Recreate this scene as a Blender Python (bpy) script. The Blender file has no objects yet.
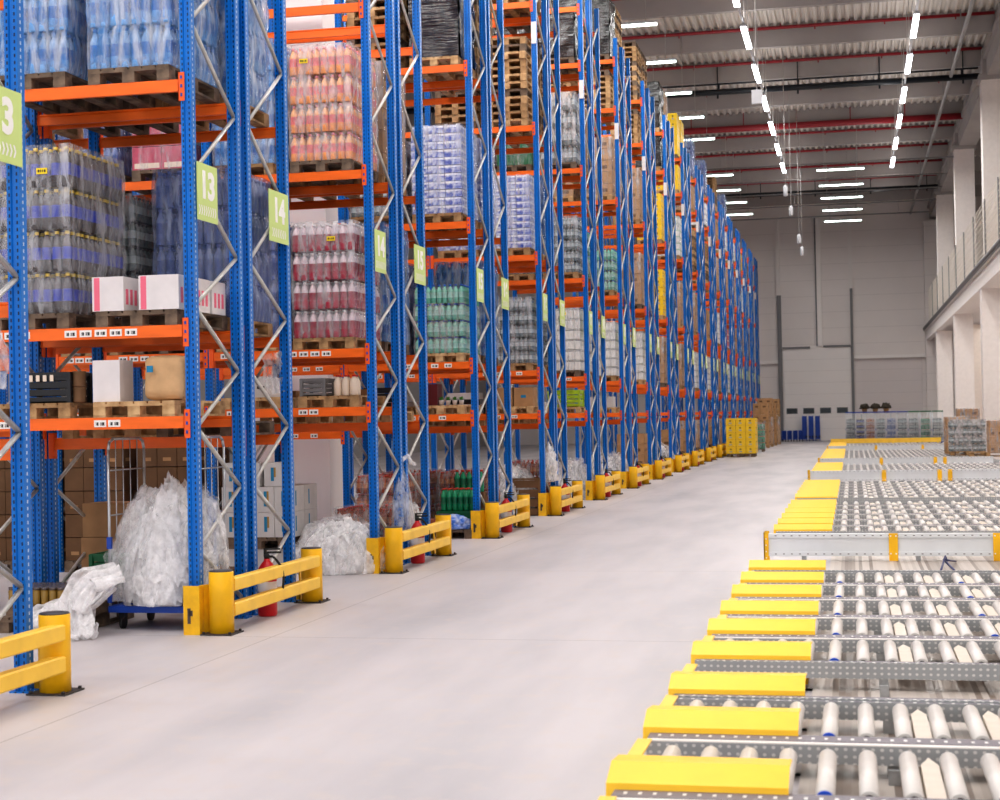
import bpy, bmesh, math, random
from mathutils import Vector, Matrix, noise
random.seed(7)
scene = bpy.context.scene
COL = scene.collection
PI = math.pi
ORD = ['zeroth','first','second','third','fourth','fifth','sixth','seventh','eighth','ninth','tenth','eleventh','twelfth',
       'thirteenth','fourteenth','fifteenth','sixteenth','seventeenth','eighteenth','nineteenth','twentieth']
TENS = {2:'twenty',3:'thirty',4:'forty',5:'fifty'}
TENTH = {3:'thirtieth',4:'fortieth',5:'fiftieth'}
def ordw(n):
    if n <= 20: return ORD[n]
    t, u = divmod(n, 10)
    return TENTH[t] if u == 0 else TENS[t] + '-' + ORD[u]

# ------------------------------------------------------------------ mesh helpers
class MB:
    def __init__(s): s.v = []; s.f = []; s.m = []; s.sm = []
    def face(s, pts, m=0, smooth=False):
        b = len(s.v); s.v += [tuple(p) for p in pts]; s.f.append(tuple(range(b, b+len(pts)))); s.m.append(m); s.sm.append(smooth)
    def box(s, x0, x1, y0, y1, z0, z1, m=0):
        b = len(s.v)
        s.v += [(x0,y0,z0),(x1,y0,z0),(x1,y1,z0),(x0,y1,z0),(x0,y0,z1),(x1,y0,z1),(x1,y1,z1),(x0,y1,z1)]
        for q in ((0,3,2,1),(4,5,6,7),(0,1,5,4),(1,2,6,5),(2,3,7,6),(3,0,4,7)):
            s.f.append(tuple(b+i for i in q)); s.m.append(m); s.sm.append(False)
        return s
    def prism(s, prof, axis, a0, a1, m=0):
        # prof: 2D closed profile; axis 'x','y','z' extrusion
        def P(u, w, a):
            return (a,u,w) if axis == 'x' else ((u,a,w) if axis == 'y' else (u,w,a))
        n = len(prof); b = len(s.v)
        s.v += [P(u,w,a0) for u,w in prof] + [P(u,w,a1) for u,w in prof]
        for i in range(n):
            j = (i+1) % n
            s.f.append((b+i,b+j,b+n+j,b+n+i)); s.m.append(m); s.sm.append(False)
        s.f.append(tuple(b+n-1-i for i in range(n))); s.f.append(tuple(b+n+i for i in range(n)))
        s.m += [m,m]; s.sm += [False,False]
        return s
    def tube(s, p0, p1, r, n=8, m=0):
        p0 = Vector(p0); p1 = Vector(p1); d = (p1-p0).normalized()
        a = d.orthogonal().normalized(); c = d.cross(a)
        b = len(s.v)
        for p in (p0, p1):
            for i in range(n):
                t = 2*PI*i/n; s.v.append(tuple(p + a*math.cos(t)*r + c*math.sin(t)*r))
        for i in range(n):
            j = (i+1) % n
            s.f.append((b+i,b+j,b+n+j,b+n+i)); s.m.append(m); s.sm.append(True)
        s.f.append(tuple(b+n-1-i for i in range(n))); s.f.append(tuple(b+n+i for i in range(n)))
        s.m += [m,m]; s.sm += [False,False]
        return s
    def path(s, pts, r, n=8, m=0):
        for a, b in zip(pts[:-1], pts[1:]): s.tube(a, b, r, n, m)
        return s
    def lathe(s, cx, cy, cz, prof, n=8, mats=None, m=0):
        # prof: list of (r,z); mats: per segment
        b = len(s.v); k = len(prof)
        for r, z in prof:
            for i in range(n):
                t = 2*PI*(i+.5)/n; s.v.append((cx+r*math.cos(t), cy+r*math.sin(t), cz+z))
        for q in range(k-1):
            mm = mats[q] if mats else m
            for i in range(n):
                j = (i+1) % n
                s.f.append((b+q*n+i, b+q*n+j, b+(q+1)*n+j, b+(q+1)*n+i)); s.m.append(mm); s.sm.append(True)
        s.f.append(tuple(b+(k-1)*n+i for i in range(n))); s.m.append(mats[-1] if mats else m); s.sm.append(False)
        s.f.append(tuple(b+n-1-i for i in range(n))); s.m.append(mats[0] if mats else m); s.sm.append(False)
        return s
    def mesh(s, name, mats):
        me = bpy.data.meshes.new(name)
        me.from_pydata(s.v, [], s.f)
        for mt in (mats if isinstance(mats, (list, tuple)) else [mats]): me.materials.append(mt)
        me.polygons.foreach_set('material_index', s.m)
        me.polygons.foreach_set('use_smooth', s.sm)
        me.update()
        return me
    def obj(s, name, mats, parent=None, loc=None, label=None):
        return link(name, s.mesh(name, mats), parent, loc, label=label)

def link(name, me, parent=None, loc=None, rotz=0, label=None):
    o = bpy.data.objects.new(name, me); COL.objects.link(o)
    if parent is not None: o.parent = parent
    if loc is not None: o.location = loc
    if rotz: o.rotation_euler = (0,0,rotz)
    if label: o['label'] = label
    return o
def tag(o, label, cat, group=None, kind=None):
    o['label'] = label; o['category'] = cat
    if group: o['group'] = group
    if kind: o['kind'] = kind
    return o
def thing(name, label, cat, loc=(0,0,0), rotz=0, group=None):
    o = bpy.data.objects.new(name, None); COL.objects.link(o)
    o.empty_display_size = .1
    o.location = loc; o.rotation_euler = (0,0,rotz)
    return tag(o, label, cat, group)
def struct(name, mb, mats, loc=None, parent=None):
    o = mb.obj(name, mats, parent, loc)
    if parent is None: o['kind'] = 'structure'
    return o

# ------------------------------------------------------------------ materials
def lin(c):
    f = lambda v: (v/12.92 if v <= .04045 else ((v+.055)/1.055)**2.4)
    return (f(c[0]/255), f(c[1]/255), f(c[2]/255), 1)
def mat(name, rgb, rough=.5, metal=0, var=0, vscale=6, bump=0, bscale=40, stretch=(1,1,1), spec=.5, rgb2=None):
    m = bpy.data.materials.new(name); m.use_nodes = True
    nt = m.node_tree; b = nt.nodes['Principled BSDF']
    b.inputs['Base Color'].default_value = lin(rgb); b.inputs['Roughness'].default_value = rough
    b.inputs['Metallic'].default_value = metal; b.inputs['Specular IOR Level'].default_value = spec
    if var or bump or rgb2:
        tc = nt.nodes.new('ShaderNodeTexCoord'); mp = nt.nodes.new('ShaderNodeMapping')
        mp.inputs['Scale'].default_value = stretch
        nt.links.new(tc.outputs['Object'], mp.inputs['Vector'])
        if var or rgb2:
            nz = nt.nodes.new('ShaderNodeTexNoise'); nz.inputs['Scale'].default_value = vscale; nz.inputs['Detail'].default_value = 5
            nt.links.new(mp.outputs['Vector'], nz.inputs['Vector'])
            rp = nt.nodes.new('ShaderNodeValToRGB')
            c = lin(rgb)
            if rgb2: c0, c1 = lin(rgb2), c
            else:
                c0 = tuple(x*(1-var) for x in c[:3])+(1,); c1 = tuple(min(1,x*(1+var*.6)) for x in c[:3])+(1,)
            rp.color_ramp.elements[0].position = .35; rp.color_ramp.elements[1].position = .65
            rp.color_ramp.elements[0].color = c0; rp.color_ramp.elements[1].color = c1
            nt.links.new(nz.outputs['Fac'], rp.inputs['Fac']); nt.links.new(rp.outputs['Color'], b.inputs['Base Color'])
        if bump:
            n2 = nt.nodes.new('ShaderNodeTexNoise'); n2.inputs['Scale'].default_value = bscale; n2.inputs['Detail'].default_value = 4
            nt.links.new(mp.outputs['Vector'], n2.inputs['Vector'])
            bp = nt.nodes.new('ShaderNodeBump'); bp.inputs['Strength'].default_value = bump; bp.inputs['Distance'].default_value = .02
            nt.links.new(n2.outputs['Fac'], bp.inputs['Height']); nt.links.new(bp.outputs['Normal'], b.inputs['Normal'])
    return m
def nmath(nt, op, a, b=None, clamp=False):
    n = nt.nodes.new('ShaderNodeMath'); n.operation = op; n.use_clamp = clamp
    for i, x in enumerate((a, b)):
        if x is None: continue
        if isinstance(x, (int, float)): n.inputs[i].default_value = x
        else: nt.links.new(x, n.inputs[i])
    return n.outputs[0]
def mixrgb(nt, fac, a, b):
    n = nt.nodes.new('ShaderNodeMix'); n.data_type = 'RGBA'
    for sock, x in ((n.inputs['Factor'], fac), (n.inputs['A'], a), (n.inputs['B'], b)):
        if isinstance(x, (int, float)): sock.default_value = x
        elif isinstance(x, tuple): sock.default_value = x
        else: nt.links.new(x, sock)
    return n.outputs['Result']
def film(name, rgb, lo, hi, rough=.22, scale=5, stretch=(1,1,.35), bump=.6, trans=0, rgb2=None):
    m = bpy.data.materials.new(name); m.use_nodes = True
    nt = m.node_tree; out = nt.nodes['Material Output']; b = nt.nodes['Principled BSDF']
    b.inputs['Base Color'].default_value = lin(rgb); b.inputs['Roughness'].default_value = rough
    tc = nt.nodes.new('ShaderNodeTexCoord'); mp = nt.nodes.new('ShaderNodeMapping'); mp.inputs['Scale'].default_value = stretch
    nt.links.new(tc.outputs['Object'], mp.inputs['Vector'])
    nz = nt.nodes.new('ShaderNodeTexNoise'); nz.inputs['Scale'].default_value = scale; nz.inputs['Detail'].default_value = 7; nz.inputs['Roughness'].default_value = .65
    nt.links.new(mp.outputs['Vector'], nz.inputs['Vector'])
    mr = nt.nodes.new('ShaderNodeMapRange'); mr.inputs['From Min'].default_value = .4; mr.inputs['From Max'].default_value = .66
    mr.inputs['To Min'].default_value = lo; mr.inputs['To Max'].default_value = hi
    nt.links.new(nz.outputs['Fac'], mr.inputs['Value'])
    n2 = nt.nodes.new('ShaderNodeTexNoise'); n2.inputs['Scale'].default_value = scale*3; n2.inputs['Detail'].default_value = 6
    nt.links.new(mp.outputs['Vector'], n2.inputs['Vector'])
    bp = nt.nodes.new('ShaderNodeBump'); bp.inputs['Strength'].default_value = bump; bp.inputs['Distance'].default_value = .03
    nt.links.new(n2.outputs['Fac'], bp.inputs['Height']); nt.links.new(bp.outputs['Normal'], b.inputs['Normal'])
    sf = b.outputs[0]
    if trans:
        tl = nt.nodes.new('ShaderNodeBsdfTranslucent'); tl.inputs['Color'].default_value = lin(rgb); nt.links.new(bp.outputs['Normal'], tl.inputs['Normal'])
        m2 = nt.nodes.new('ShaderNodeMixShader'); m2.inputs[0].default_value = trans
        nt.links.new(b.outputs[0], m2.inputs[1]); nt.links.new(tl.outputs[0], m2.inputs[2]); sf = m2.outputs[0]
    if rgb2:
        n3 = nt.nodes.new('ShaderNodeTexNoise'); n3.inputs['Scale'].default_value = 7; n3.inputs['Detail'].default_value = 5
        m3 = nt.nodes.new('ShaderNodeMapping'); m3.inputs['Scale'].default_value = (1.8,1.8,.35); m3.inputs['Location'].default_value = (3,5,9)
        nt.links.new(tc.outputs['Object'], m3.inputs['Vector']); nt.links.new(m3.outputs['Vector'], n3.inputs['Vector'])
        f3 = nmath(nt, 'MULTIPLY', nmath(nt, 'SUBTRACT', n3.outputs['Fac'], .4), 4.5, True)
        nt.links.new(mixrgb(nt, f3, lin(rgb2), lin(rgb)), b.inputs['Base Color'])
    tr = nt.nodes.new('ShaderNodeBsdfTransparent'); mx = nt.nodes.new('ShaderNodeMixShader')
    nt.links.new(mr.outputs['Result'], mx.inputs[0]); nt.links.new(tr.outputs[0], mx.inputs[1]); nt.links.new(sf, mx.inputs[2])
    nt.links.new(mx.outputs[0], out.inputs['Surface'])
    return m
def emis(name, rgb, s):
    m = bpy.data.materials.new(name); m.use_nodes = True
    b = m.node_tree.nodes['Principled BSDF']; b.inputs['Base Color'].default_value = lin(rgb)
    b.inputs['Emission Color'].default_value = lin(rgb); b.inputs['Emission Strength'].default_value = s
    return m

M = {}
def upright_mat():
    m = mat('blue_upright', (4,88,180), .35, spec=.4); nt = m.node_tree; b = nt.nodes['Principled BSDF']
    tc = nt.nodes.new('ShaderNodeTexCoord'); sp = nt.nodes.new('ShaderNodeSeparateXYZ'); nt.links.new(tc.outputs['Object'], sp.inputs[0])
    ge = nt.nodes.new('ShaderNodeNewGeometry'); sn = nt.nodes.new('ShaderNodeSeparateXYZ'); nt.links.new(ge.outputs['True Normal'], sn.inputs[0])
    x, y, z = sp.outputs
    dash = nmath(nt, 'LESS_THAN', nmath(nt, 'FRACT', nmath(nt, 'MULTIPLY', z, 20)), .5)
    fx = nmath(nt, 'GREATER_THAN', nmath(nt, 'ABSOLUTE', sn.outputs[0]), .6)   # side faces
    fy = nmath(nt, 'GREATER_THAN', nmath(nt, 'ABSOLUTE', sn.outputs[1]), .6)   # front faces
    onx = nmath(nt, 'LESS_THAN', nmath(nt, 'ABSOLUTE', nmath(nt, 'SUBTRACT', nmath(nt, 'ABSOLUTE', x), .03)), .006)
    ony = nmath(nt, 'LESS_THAN', nmath(nt, 'ABSOLUTE', nmath(nt, 'ADD', y, .0)), .008)
    hole = nmath(nt, 'MULTIPLY', nmath(nt, 'MULTIPLY', fy, onx), dash)
    lite = nmath(nt, 'MULTIPLY', nmath(nt, 'MULTIPLY', fx, ony), dash)
    nz = nt.nodes.new('ShaderNodeTexNoise'); nz.inputs['Scale'].default_value = 3; nz.inputs['Detail'].default_value = 5
    nt.links.new(tc.outputs['Object'], nz.inputs['Vector'])
    base = mixrgb(nt, nz.outputs['Fac'], lin((0,92,176)), lin((4,128,216)))
    c1 = mixrgb(nt, hole, base, lin((8,22,60)))
    c2 = mixrgb(nt, lite, c1, lin((190,205,225)))
    nt.links.new(c2, b.inputs['Base Color'])
    return m
M['blue'] = upright_mat()
M['orange'] = mat('orange_beam', (246,112,26), .42, var=.12, vscale=5, stretch=(.4,1,2))
M['orange2'] = mat('orange_connector', (240,98,30), .45)
M['galv'] = mat('galvanised_steel', (176,178,180), .35, metal=.55, var=.15, vscale=20)
M['brace'] = mat('brace_steel', (196,194,190), .35, metal=.35, var=.12, vscale=12)
M['yellow'] = mat('yellow_paint', (248,190,20), .45, var=.12, vscale=4)
M['yellow2'] = mat('yellow_rail_paint', (252,204,74), .45, var=.08, vscale=4)
M['yscuff'] = mat('yellow_scuffed', (246,192,22), .5, rgb2=(226,172,24), vscale=9)
M['scuff'] = mat('paint_scuff', (86,74,66), .7)
M['blackp'] = mat('black_plastic', (34,34,38), .45)
M['capgrey'] = mat('post_cap', (66,66,72), .5)
M['plate'] = mat('dark_base_plate', (70,66,66), .5, metal=.4)
M['wood'] = mat('pallet_wood', (190,152,108), .8, rgb2=(128,98,68), vscale=7, stretch=(1,1,1), bump=.2)
M['woodd'] = mat('grey_pallet_wood', (132,112,94), .85, rgb2=(84,70,60), vscale=7, bump=.2)
M['woodl'] = mat('pale_pallet_wood', (214,180,136), .8, rgb2=(168,130,90), vscale=8)
M['kraft'] = mat('kraft_carton', (178,138,98), .8, var=.15, vscale=4)
M['kraftd'] = mat('dark_and_shaded_kraft', (112,82,56), .8, var=.15, vscale=4)  # dark brown goods and print, also the shade tone of deep-rack cartons
M['tan'] = mat('tan_paper_sack', (206,168,126), .75, var=.1, vscale=6, bump=.5, bscale=8)
M['whitec'] = mat('white_carton', (226,220,220), .6, var=.05)
M['whitec2'] = mat('white_carton_pale_grey', (206,202,200), .65, var=.06)
M['pink'] = mat('pink_print', (236,116,140), .6)
M['tealp'] = mat('blue_print', (24,128,172), .5)
M['ochre'] = mat('ochre_print', (176,140,70), .6)
M['film'] = film('clear_film', (244,244,248), .02, .46, rough=.13, bump=1.0, stretch=(1.6,1.6,.3))
M['pfilm'] = film('pack_film', (240,240,244), .0, .2, rough=.15)
M['filmw'] = film('white_film', (246,240,240), .05, .55, stretch=(1.6,1.6,.5))
M['filmp'] = film('blue_haze_film', (222,228,240), .22, .78, rough=.13, stretch=(1.5,1.5,.3), bump=1.0, rgb2=(92,146,206))
M['filmv'] = film('violet_haze_film', (178,188,214), .2, .72, rough=.13, stretch=(1.5,1.5,.3), bump=1.0, rgb2=(92,110,160))
M['filmk'] = mat('black_film', (20,20,24), .13, var=.3, vscale=4, bump=1.0, bscale=7, stretch=(.35,.35,3.5), spec=.9)
M['heap'] = film('crumpled_film', (255,253,254), .5, .95, rough=.25, scale=7, stretch=(1,1,1), bump=.3, trans=.35)
M['heapcore'] = film('inner_film', (246,243,244), .85, 1.0, rough=.4, scale=7, stretch=(1,1,1), bump=.3, trans=.3)
M['heap2'] = film('thin_bag_film', (255,254,255), .15, .75, rough=.15, scale=7, stretch=(1,1,.6), bump=.6, trans=.4)
M['lime'] = mat('lime_sign', (206,226,144), .5)
M['white'] = mat('white_print', (246,246,244), .5)
M['red'] = mat('red_enamel', (196,30,36), .3)
M['dred'] = mat('pipe_red', (150,42,52), .45)
M['pipe'] = mat('black_pipe', (28,34,42), .45)
M['conduit'] = mat('conduit', (150,148,148), .4, metal=.3)
M['rubber'] = mat('rubber', (30,30,30), .6)
M['bluep'] = mat('blue_dolly', (26,70,164), .45, var=.1)
M['greenp'] = mat('green_crate', (22,108,66), .45)
M['lgreen'] = mat('lime_crate', (168,196,40), .5, var=.15)
M['wire'] = mat('zinc_wire', (184,186,190), .3, metal=.6)
M['tagy'] = mat('yellow_label', (246,216,40), .5)
M['tagink'] = mat('label_ink', (30,28,28), .6)
M['emit'] = emis('lamp_diffuser', (245,250,255), 9)
M['emitg'] = emis('lamp_tube', (236,255,246), 7)
M['lampb'] = mat('lamp_body', (200,200,204), .4)
M['cord'] = mat('grey_cord', (176,172,170), .5)

def bmats(body, label, shoulder, cap, rough=.22):
    k = '%d' % len(bpy.data.materials)
    return [mat('bottle_body'+k, body, rough, var=.12, vscale=14), mat('bottle_label'+k, label, .4, var=.15, vscale=18),
            mat('bottle_shoulder'+k, shoulder, rough, var=.12, vscale=14), mat('bottle_cap'+k, cap, .4)]
B = {
 'red':   bmats((168,26,58), (158,24,54), (228,206,212), (240,232,234)),
 'peach': bmats((242,158,92), (232,112,112), (244,176,120), (240,140,150)),
 'cola':  bmats((56,46,46), (30,56,176), (84,76,80), (236,200,70)),
 'water': bmats((110,164,220), (40,108,188), (150,184,224), (60,120,200)),
 'green': bmats((96,170,150), (150,200,190), (130,196,176), (40,96,200)),
 'dkgreen': bmats((30,138,96), (20,110,78), (50,160,116), (200,60,40)),
 'dark':  bmats((92,106,110), (176,186,190), (112,124,128), (60,58,62)),
 'amber': bmats((150,72,40), (196,120,60), (170,90,60), (210,60,40)),
 'gold':  bmats((156,124,60), (120,92,44), (96,86,84), (70,70,74)),
 'violet':bmats((92,112,172), (66,88,156), (128,142,192), (110,126,190)),
}
# ------------------------------------------------------------------ camera (solved from the photograph)
H = 1.9; F = 1600.0
def build_cam():
    vp = Vector((852.0, 411.0)); roll = .019
    d = Vector(((vp.x-500)/F, (vp.y-400)/F, 1)).normalized()
    q = Vector(((vp.x-1000-500)/F, (vp.y+1000*math.tan(roll)-400)/F, 1))
    up = q.cross(d).normalized()
    if up.y > 0: up = -up
    X = d.cross(up)
    right = Vector((X.x, d.x, up.x)); down = Vector((X.y, d.y, up.y)); fwd = Vector((X.z, d.z, up.z))
    m = Matrix(((right.x, -down.x, -fwd.x, 0), (right.y, -down.y, -fwd.y, 0), (right.z, -down.z, -fwd.z, H), (0,0,0,1)))
    cd = bpy.data.cameras.new('camera'); cd.sensor_width = 36; cd.lens = F*36/1000; cd.clip_end = 400
    cd.dof.use_dof = True; cd.dof.focus_distance = 20; cd.dof.aperture_fstop = 4.0
    co = bpy.data.objects.new('camera', cd); COL.objects.link(co); co.matrix_world = m
    scene.camera = co
build_cam()

# ------------------------------------------------------------------ world + colour management
w = bpy.data.worlds.new('world'); scene.world = w; w.use_nodes = True
bg = w.node_tree.nodes['Background']; bg.inputs['Color'].default_value = (.97,.98,1,1); bg.inputs['Strength'].default_value = 1.3
scene.view_settings.view_transform = 'Standard'
scene.view_settings.look = 'Medium High Contrast'
scene.view_settings.exposure = 0.0

# ------------------------------------------------------------------ room shell
YW = 107.0; ZC = 15.7
def floor_mat():
    m = mat('polished_concrete', (205,198,197), .32); nt = m.node_tree; b = nt.nodes['Principled BSDF']
    tc = nt.nodes.new('ShaderNodeTexCoord'); sp = nt.nodes.new('ShaderNodeSeparateXYZ'); nt.links.new(tc.outputs['Object'], sp.inputs[0])
    mp = nt.nodes.new('ShaderNodeMapping'); mp.inputs['Scale'].default_value = (1.2,.25,1); nt.links.new(tc.outputs['Object'], mp.inputs['Vector'])
    nz = nt.nodes.new('ShaderNodeTexNoise'); nz.inputs['Scale'].default_value = .9; nz.inputs['Detail'].default_value = 6; nt.links.new(mp.outputs['Vector'], nz.inputs['Vector'])
    n2 = nt.nodes.new('ShaderNodeTexNoise'); n2.inputs['Scale'].default_value = 5; n2.inputs['Detail'].default_value = 8; nt.links.new(tc.outputs['Object'], n2.inputs['Vector'])
    f1 = nmath(nt, 'MULTIPLY', nmath(nt, 'SUBTRACT', nz.outputs['Fac'], .4), 3.0, True)
    c = mixrgb(nt, f1, lin((198,191,193)), lin((174,170,174)))
    f2 = nmath(nt, 'MULTIPLY', nmath(nt, 'SUBTRACT', n2.outputs['Fac'], .52), 2.2, True)
    c = mixrgb(nt, f2, c, lin((200,187,180)))
    gx = nmath(nt, 'LESS_THAN', nmath(nt, 'ABSOLUTE', nmath(nt, 'SUBTRACT', nmath(nt, 'FRACT', nmath(nt, 'MULTIPLY', nmath(nt, 'ADD', sp.outputs[0], 2.05), 1/6)), .5)), .0011)
    gy = nmath(nt, 'LESS_THAN', nmath(nt, 'ABSOLUTE', nmath(nt, 'SUBTRACT', nmath(nt, 'FRACT', nmath(nt, 'MULTIPLY', nmath(nt, 'ADD', sp.outputs[1], 1.6), 1/6)), .5)), .0014)
    g = nmath(nt, 'MAXIMUM', gx, gy)
    c = mixrgb(nt, nmath(nt, 'MULTIPLY', g, .55), c, lin((120,112,110)))
    nt.links.new(c, b.inputs['Base Color'])
    rr = nt.nodes.new('ShaderNodeMapRange'); rr.inputs['To Min'].default_value = .38; rr.inputs['To Max'].default_value = .52; b.inputs['Specular IOR Level'].default_value = .38
    nt.links.new(nz.outputs['Fac'], rr.inputs['Value']); nt.links.new(rr.outputs[0], b.inputs['Roughness'])
    return m
mb = MB(); mb.face([(-24,-4,0),(13,-4,0),(13,YW,0),(-24,YW,0)]); struct('floor', mb, floor_mat())
def wall_mat(name, a, bcol, ph=1.05, vert=0):
    m = mat(name, a, .7); nt = m.node_tree; b = nt.nodes['Principled BSDF']
    tc = nt.nodes.new('ShaderNodeTexCoord'); sp = nt.nodes.new('ShaderNodeSeparateXYZ'); nt.links.new(tc.outputs['Object'], sp.inputs[0])
    nz = nt.nodes.new('ShaderNodeTexNoise'); nz.inputs['Scale'].default_value = .5; nz.inputs['Detail'].default_value = 4; nt.links.new(tc.outputs['Object'], nz.inputs['Vector'])
    c = mixrgb(nt, nz.outputs['Fac'], lin(a), lin(bcol))
    g = nmath(nt, 'LESS_THAN', nmath(nt, 'FRACT', nmath(nt, 'MULTIPLY', sp.outputs[2], 1/ph)), .035)
    c = mixrgb(nt, nmath(nt, 'MULTIPLY', g, .14), c, lin((104,98,98)))
    nt.links.new(c, b.inputs['Base Color']); return m
M['wall'] = wall_mat('grey_wall_panels', (238,230,227), (226,219,216))
M['doorp'] = wall_mat('grey_door_sections', (246,240,237), (238,232,229), ph=.76)
M['ledge'] = mat('wall_ledge', (240,234,231), .6)
M['trim'] = mat('light_trim', (232,226,223), .6)
M['trimd'] = mat('dark_trim', (128,126,128), .5)
mb = MB(); mb.box(-24, 13, YW, YW+.3, 0, ZC); struct('wall_far', mb, M['wall'])
mb = MB(); mb.box(-24.3, -24, -4, YW+.3, 0, ZC); struct('wall_left', mb, mat('left_wall_grey', (150,146,146), .8))
mb = MB(); mb.box(13, 13.3, -4, YW+.3, 0, ZC); struct('wall_right', mb, mat('right_wall', (226,216,208), .8))
# corrugated roof sheet
mb = MB(); p = .28; x = -24.0; prof = []
while x < 13:
    prof += [(x, ZC), (x+.1, ZC), (x+.14, ZC+.09), (x+.24, ZC+.09)]; x += p
for (xa, za), (xb, zb) in zip(prof[:-1], prof[1:]):
    mb.face([(xa,-4,za),(xa,YW,za),(xb,YW,zb),(xb,-4,zb)])
struct('ceiling', mb, mat('corrugated_roof_sheet', (200,193,187), .55, var=.06, vscale=.4))
M['girder'] = mat('concrete_girder', (164,158,156), .8, var=.08, vscale=.6)
BY = [52.4+5.55*k for k in range(-7, 10)]
for i, y in enumerate(BY):
    mb = MB(); mb.prism([(y-.15,ZC+.1),(y-.11,ZC-.74),(y+.11,ZC-.74),(y+.15,ZC+.1)], 'x', -24, 13); struct('trim_%d' % (i+1), mb, M['girder'])
TN = len(BY)+1
for X in (5.15,):
    mb = MB(); mb.box(X, X+.8, -4, YW, 14.25, 15.6); mb.box(X-.12, X, -4, YW, 14.9, 15.1)
    struct('trim_%d' % TN, mb, M['girder']); TN += 1
# sprinkler pipes
for i, y in enumerate(BY):
    if y < 34: continue
    mb = MB(); r = .15 if abs(y-74.6) < .3 else .06
    z = ZC-.12 if r < .1 else ZC-.7
    mb.tube((-24, y-.35, z), (5.1, y-.35, z), r, 10)
    xx = -7
    while xx < 5: mb.box(xx-.02, xx+.02, y-.37, y-.33, z, ZC); mb.tube((xx+1.2,y-.35,z-.14),(xx+1.2,y-.35,z),.025,6); xx += 2.4
    tag(mb.obj('sprinkler_pipe', M['dred']), ('thick' if r > .1 else 'thin')+' red sprinkler pipe across the roof, %s from the front' % ordw(i-2), 'pipe', 'sprinkler pipes')
for y, z, r, lab in ((63.3, 14.55, .12, 'thick black pipe crossing the roof above the light strands'), (63.9, 15.0, .05, 'thin black pipe beside the thick black roof pipe'),
                  (93.5, 14.5, .13, 'thick black pipe crossing the roof near the far wall')):
    mb = MB(); mb.tube((-24, y, z), (5.0, y, z), r, 10)
    xx = -8
    while xx < 5: mb.box(xx-.02, xx+.02, y-.02, y+.02, z, 15.6); mb.tube((xx,y,z-.25),(xx,y,z),.04,6); xx += 3.1
    tag(mb.obj('roof_pipe', M['pipe']), lab, 'pipe')
mb = MB(); mb.tube((3.95, 20, 14.6), (3.95, 106.5, 14.6), .075, 8)
yy = 24
while yy < 106: mb.box(3.93, 3.97, yy-.02, yy+.02, 14.6, 15.7); yy += 5.55
tag(mb.obj('roof_conduit', M['conduit']), 'long grey conduit running lengthwise under the roof by the right girder', 'pipe')

# far wall details
mb = MB(); mb.box(-4.35, -.02, YW-.08, YW+.02, 0, 6.2)
d1 = struct('door_1', mb, M['doorp'])
for k in range(4):
    xc = -3.85+k*1.08
    mb = MB(); mb.box(xc-.32, xc+.32, YW-.1, YW-.085, 1.82, 2.12); mb.obj('door_window', mat('dark_door_glass%d' % k, (52,60,66), .2), d1)
    mb = MB()
    mb.box(xc-.36,xc+.36,YW-.11,YW-.09,2.12,2.16); mb.box(xc-.36,xc+.36,YW-.11,YW-.09,1.78,1.82); mb.box(xc-.36,xc-.32,YW-.11,YW-.09,1.82,2.12); mb.box(xc+.32,xc+.36,YW-.11,YW-.09,1.82,2.12)
    mb.obj('window_frame', M['trimd'], d1)
def trim(x0, x1, z0, z1, m, y0=YW-.2):
    global TN
    mb = MB(); mb.box(x0, x1, y0, YW, z0, z1); struct('trim_%d' % TN, mb, m); TN += 1
trim(-4.68, -4.42, 0, 9.6, M['trimd']); trim(-4.72, -4.46, 9.6, 14.6, M['trim'])
trim(.02, .18, 0, 9.9, M['trimd']); trim(-.05, .2, 9.9, 14.6, M['trim'])
trim(-2.19, -2.1, 6.2, 14.6, M['trimd'], YW-.12); trim(-2.1, -1.8, 6.2, 14.6, M['ledge'], YW-.25)
trim(-4.4, -2.6, 6.05, 6.18, M['trimd']); trim(-1.75, 0, 6.1, 6.23, M['trimd'])
trim(.2, 4.7, 5.3, 5.5, M['ledge'], YW-.35); trim(-6, -4.7, 5.1, 5.3, M['ledge'], YW-.25)
mb = MB(); mb.box(.25, 4.5, YW-.06, YW+.02, 0, 5.3); struct('door_2', mb, wall_mat('right_door_sections', (226,217,215), (218,210,208), ph=.76))

# ------------------------------------------------------------------ right hand mezzanine
M['mez'] = mat('white_painted_concrete', (238,230,226), .6, var=.03)
M['mezc'] = mat('cream_painted_concrete', (232,220,210), .65, var=.04)
mb = MB(); mb.box(4.75, 13, -4, YW, 6.9, 7.1); mb.box(4.75, 5.05, -4, YW, 6.35, 6.9)
mb.box(4.69, 4.75, -4, YW, 6.98, 7.1)
struct('trim_%d' % TN, mb, M['mez']); TN += 1
mb = MB(); mb.tube((4.66, 5, 7.14), (4.66, YW-.2, 7.14), .09, 8); mb.tube((4.62, 5, 7.0), (4.62, YW-.2, 7.0), .03, 6)
tag(mb.obj('edge_conduit', M['trimd']), 'dark grey conduit along the edge of the white mezzanine', 'pipe')
for i, y in enumerate((14.0, 30.0, 46.0, 61.8, 78.0, 94.2)):
    mb = MB(); mb.box(4.78, 5.63, y, y+.85, 0, 6.36); struct('trim_%d' % TN, mb, M['mez']); TN += 1
    mb = MB(); mb.box(4.95, 5.85, y, y+.9, 7.1, 14.25); struct('trim_%d' % TN, mb, M['mez']); TN += 1
    mb = MB(); mb.box(4.85, 5.95, y-.1, y+1.0, 14.1, 14.3); mb.box(5.0,5.2,y+.1,y+.4,14.3,15.3); struct('trim_%d' % TN, mb, M['girder']); TN += 1
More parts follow.
